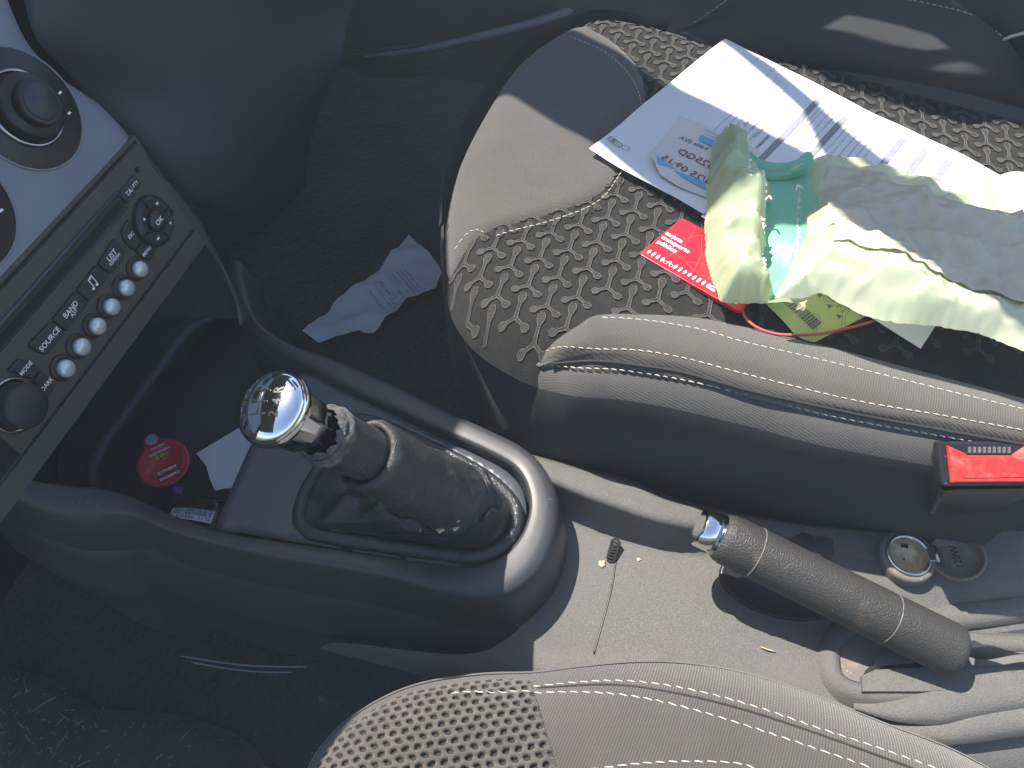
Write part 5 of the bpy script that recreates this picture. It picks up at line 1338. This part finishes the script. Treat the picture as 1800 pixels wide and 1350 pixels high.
def wq(s, t, h=0): return bp3.lerp(bp2, s).lerp(bp0.lerp(bp1, s), t)+Vector((0, 0, h+.0025*math.sin(s*3.1)))
sv = [wq(i/10, j) for j in (0, 1) for i in range(11)]
bs = mesh('barcode_strip', sv, gridfaces(11, 2), m_paper, wr, smooth=True)
bb_ = Bag(); s = .06
while s < .96:
    w = rb_.choice((.006, .006, .012, .02)); bb_.poly([wq(s, .42, .0006), wq(s+w, .42, .0006), wq(s+w, .97, .0006), wq(s, .97, .0006)]); s += w+rb_.choice((.006, .01, .016))
bb_.build('barcode', m_ink, bs, smooth=False)
for k, ch in enumerate('8 420886 3170'):
    if ch == ' ': continue
    text(ch, wq(.05+k*.075, .20, .0007), bp2-bp3, (bp0-bp3).normalized(), .0036, m_ink, bs)

# ------------------------------------------------------------------ crumbs, flakes, straw, pebble, rubber stopper
tBt = [bvh(bt), bvh(pl), tT[0]]
def flake(x, y, z, r, lab, sx=1.0, m_=m_crumb, cat='crumb', trees=None, name='dry_flake', grp='dry flakes in the gear lever boot'):
    hits = [h for h in (t_.ray_cast(CAM, ray(x, y)) for t_ in (trees or tBt)) if h[0] is not None]
    c = min(hits, key=lambda h: h[3])[0] if hits else P(x, y, z)
    v = []; n = 14; rr = random.Random(int(x*7+y)); pr = [r*rr.uniform(.6, 1.15) for _ in range(n)]
    for h, s in ((0, 1), (.5, 1), (.9, .6)):
        for i in range(n):
            t = 2*math.pi*i/n; v.append(c+Vector((math.cos(t)*pr[i]*s*sx, math.sin(t)*pr[i]*s, .0005+h*r*.35)))
    o = mesh(name, v, gridfaces(n, 3, True)+[[2*n+i for i in range(n)]], m_, smooth=True)
    return tag(o, lab, cat, grp)
flake(739, 932, .20, .0016, 'small tan flake lying alone left of the big flakes on the gear boot', .7)
flake(775, 931, .20, .0030, 'largest tan flake in the middle of the gear lever boot')
flake(800, 928, .20, .0022, 'tan flake touching the right end of the largest flake', 1.3)
flake(806, 916, .20, .0015, 'thin tan flake just above the row of flakes on the boot', .6)
flake(884, 956, .21, .0024, 'brown flake stuck at the rear fold of the gear boot frame')
flake(798, 981, .214, .0015, 'grey flake on the front rim of the gear boot frame', 1.7)
flake(884, 857, .215, .0012, 'orange crumb on the far rear fold of the gear boot', .8)
flake(913, 885, .215, .0010, 'tiny yellow crumb against the rear trim of the gear surround', .7)
flake(1123, 984, .17, .0014, 'pale crumb alone on the shaded tunnel plastic', 1.2, grp='crumbs on the tunnel')
flake(1058, 992, .17, .0030, 'yellow crumb beside the black rubber stopper on the tunnel', grp='crumbs on the tunnel')
flake(565, 1229, .004, .0034, 'single grey pebble on the dark floor near the driver seat', cat='pebble', trees=[bvh(fl)], name='pebble', m_=m_foam, grp=None)
sp_ = []
c = ong(1074, 985)
for k in range(90):
    t = k/89; a = t*6*2*math.pi; sp_.append(c+Vector((math.cos(a)*.0030, math.sin(a)*.0030, .001))+Vector((.001, .012, .006))*t+Vector((0, 0, .001*math.sin(a))))
sc_ = tube('rubber_coil', sp_, .0009, m_gap, seg=6, origin=(1072, 985, .168)); tag(sc_, 'short black rubber coil standing at the end of the tunnel joint', 'rubber coil')
st_ = Bag()
c = ong(1348, 1142, lift=.001); 
tg2 = tube('grass_stalk', [ong(1337, 1138, lift=.001), ong(1347, 1143, lift=.0018), ong(1361, 1146, lift=.001)], .0005, m_crumb, n=10, seg=6); tag(tg2, 'short yellow grass stalk lying on the lit tunnel plastic', 'grass stalk')
# driver side floor mat with straw
mt = sheet('floor_mat', [(-120, 1130, .012), (0, 1166, .012), (60, 1182, .012), (110, 1200, .012), (160, 1236, .012), (230, 1246, .012), (300, 1252, .012), (360, 1268, .012), (420, 1292, .012), (462, 1340, .012), (480, 1450, .012), (420, 1700, .012), (-400, 1700, .012)], lambda x, y, d: .006+.010*(1-max(0, 1-d/.012)**2)+.004*noise.noise(Vector((x*16, y*16, 5)))+.001*noise.noise(Vector((x*140, y*140, 5))), .005, m_mat, n=200)
tag(mt, 'worn black floor mat littered with straw in the driver footwell', 'floor mat')
tM = [bvh(mt)]; sb = Bag(); rr = random.Random(2)
for k in range(330):
    x, y = rr.uniform(-20, 480), rr.uniform(1150, 1360)
    p = P(x, y, .015); z = drop(tM, p.x, p.y)
    if z is None: continue
    if rr.random() > max(.25, 1-(x/520)): continue
    a = rr.uniform(0, 6.28); L = rr.choice((.001, .0015, .002, .003, .003, .005, .011))*rr.uniform(.7, 1.3); d = Vector((math.cos(a), math.sin(a), rr.uniform(-.1, .3)))*L; p.z = z+.0012
    v, f = tubeverts([p-d*.5, p+Vector((0, 0, .0006)), p+d*.5], rr.uniform(.0002, .0006), 5); sb.add(v, f)
tag(sb.build('straw_litter', m_straw, origin=Vector((-.4, .05, .012))), 'scattered bits of straw and dry grass on the driver floor mat', 'straw', kind='stuff')
fz = bvh(fl); sb = Bag()
for k in range(60):
    x, y = rr.uniform(430, 800), rr.uniform(280, 780); p = P(x, y, 0); z = drop([fz], p.x, p.y)
    a = rr.uniform(0, 6.28); L = rr.choice((.002, .004, .01)); d = Vector((math.cos(a), math.sin(a), 0))*L; p.z = z+.0015
    v, f = tubeverts([p-d*.5, p, p+d*.5], rr.uniform(.0003, .0007), 5); sb.add(v, f)
tag(sb.build('lint', m_straw, origin=Vector((-.3, .6, .0))), 'tiny lint and crumbs on the passenger footwell carpet', 'lint', kind='stuff')
print('part4 ok')
# ------------------------------------------------------------------ glare haze volume, added to stand for the veiling glare
hv = [Vector((x, y, z)) for z in (-1.0, 1.2) for x, y in ((-3, -2), (2.5, -2), (2.5, 3), (-3, 3))]
hz = bpy.data.materials.new('glare haze'); hz.use_nodes = True; n_ = hz.node_tree.nodes; n_.remove(n_['Principled BSDF'])
pv_ = n_.new('ShaderNodeVolumePrincipled'); pv_.inputs['Density'].default_value = .038; pv_.inputs['Color'].default_value = (.80, .92, 1, 1); pv_.inputs['Anisotropy'].default_value = 0
hz.node_tree.links.new(pv_.outputs[0], n_['Material Output'].inputs['Volume'])
ho = mesh('haze', hv, [(0, 3, 2, 1), (4, 5, 6, 7), (0, 1, 5, 4), (1, 2, 6, 5), (2, 3, 7, 6), (3, 0, 4, 7)], hz, smooth=False, kind='stuff')
tag(ho, 'thin bluish haze added over the car cabin to stand for glare', 'haze')
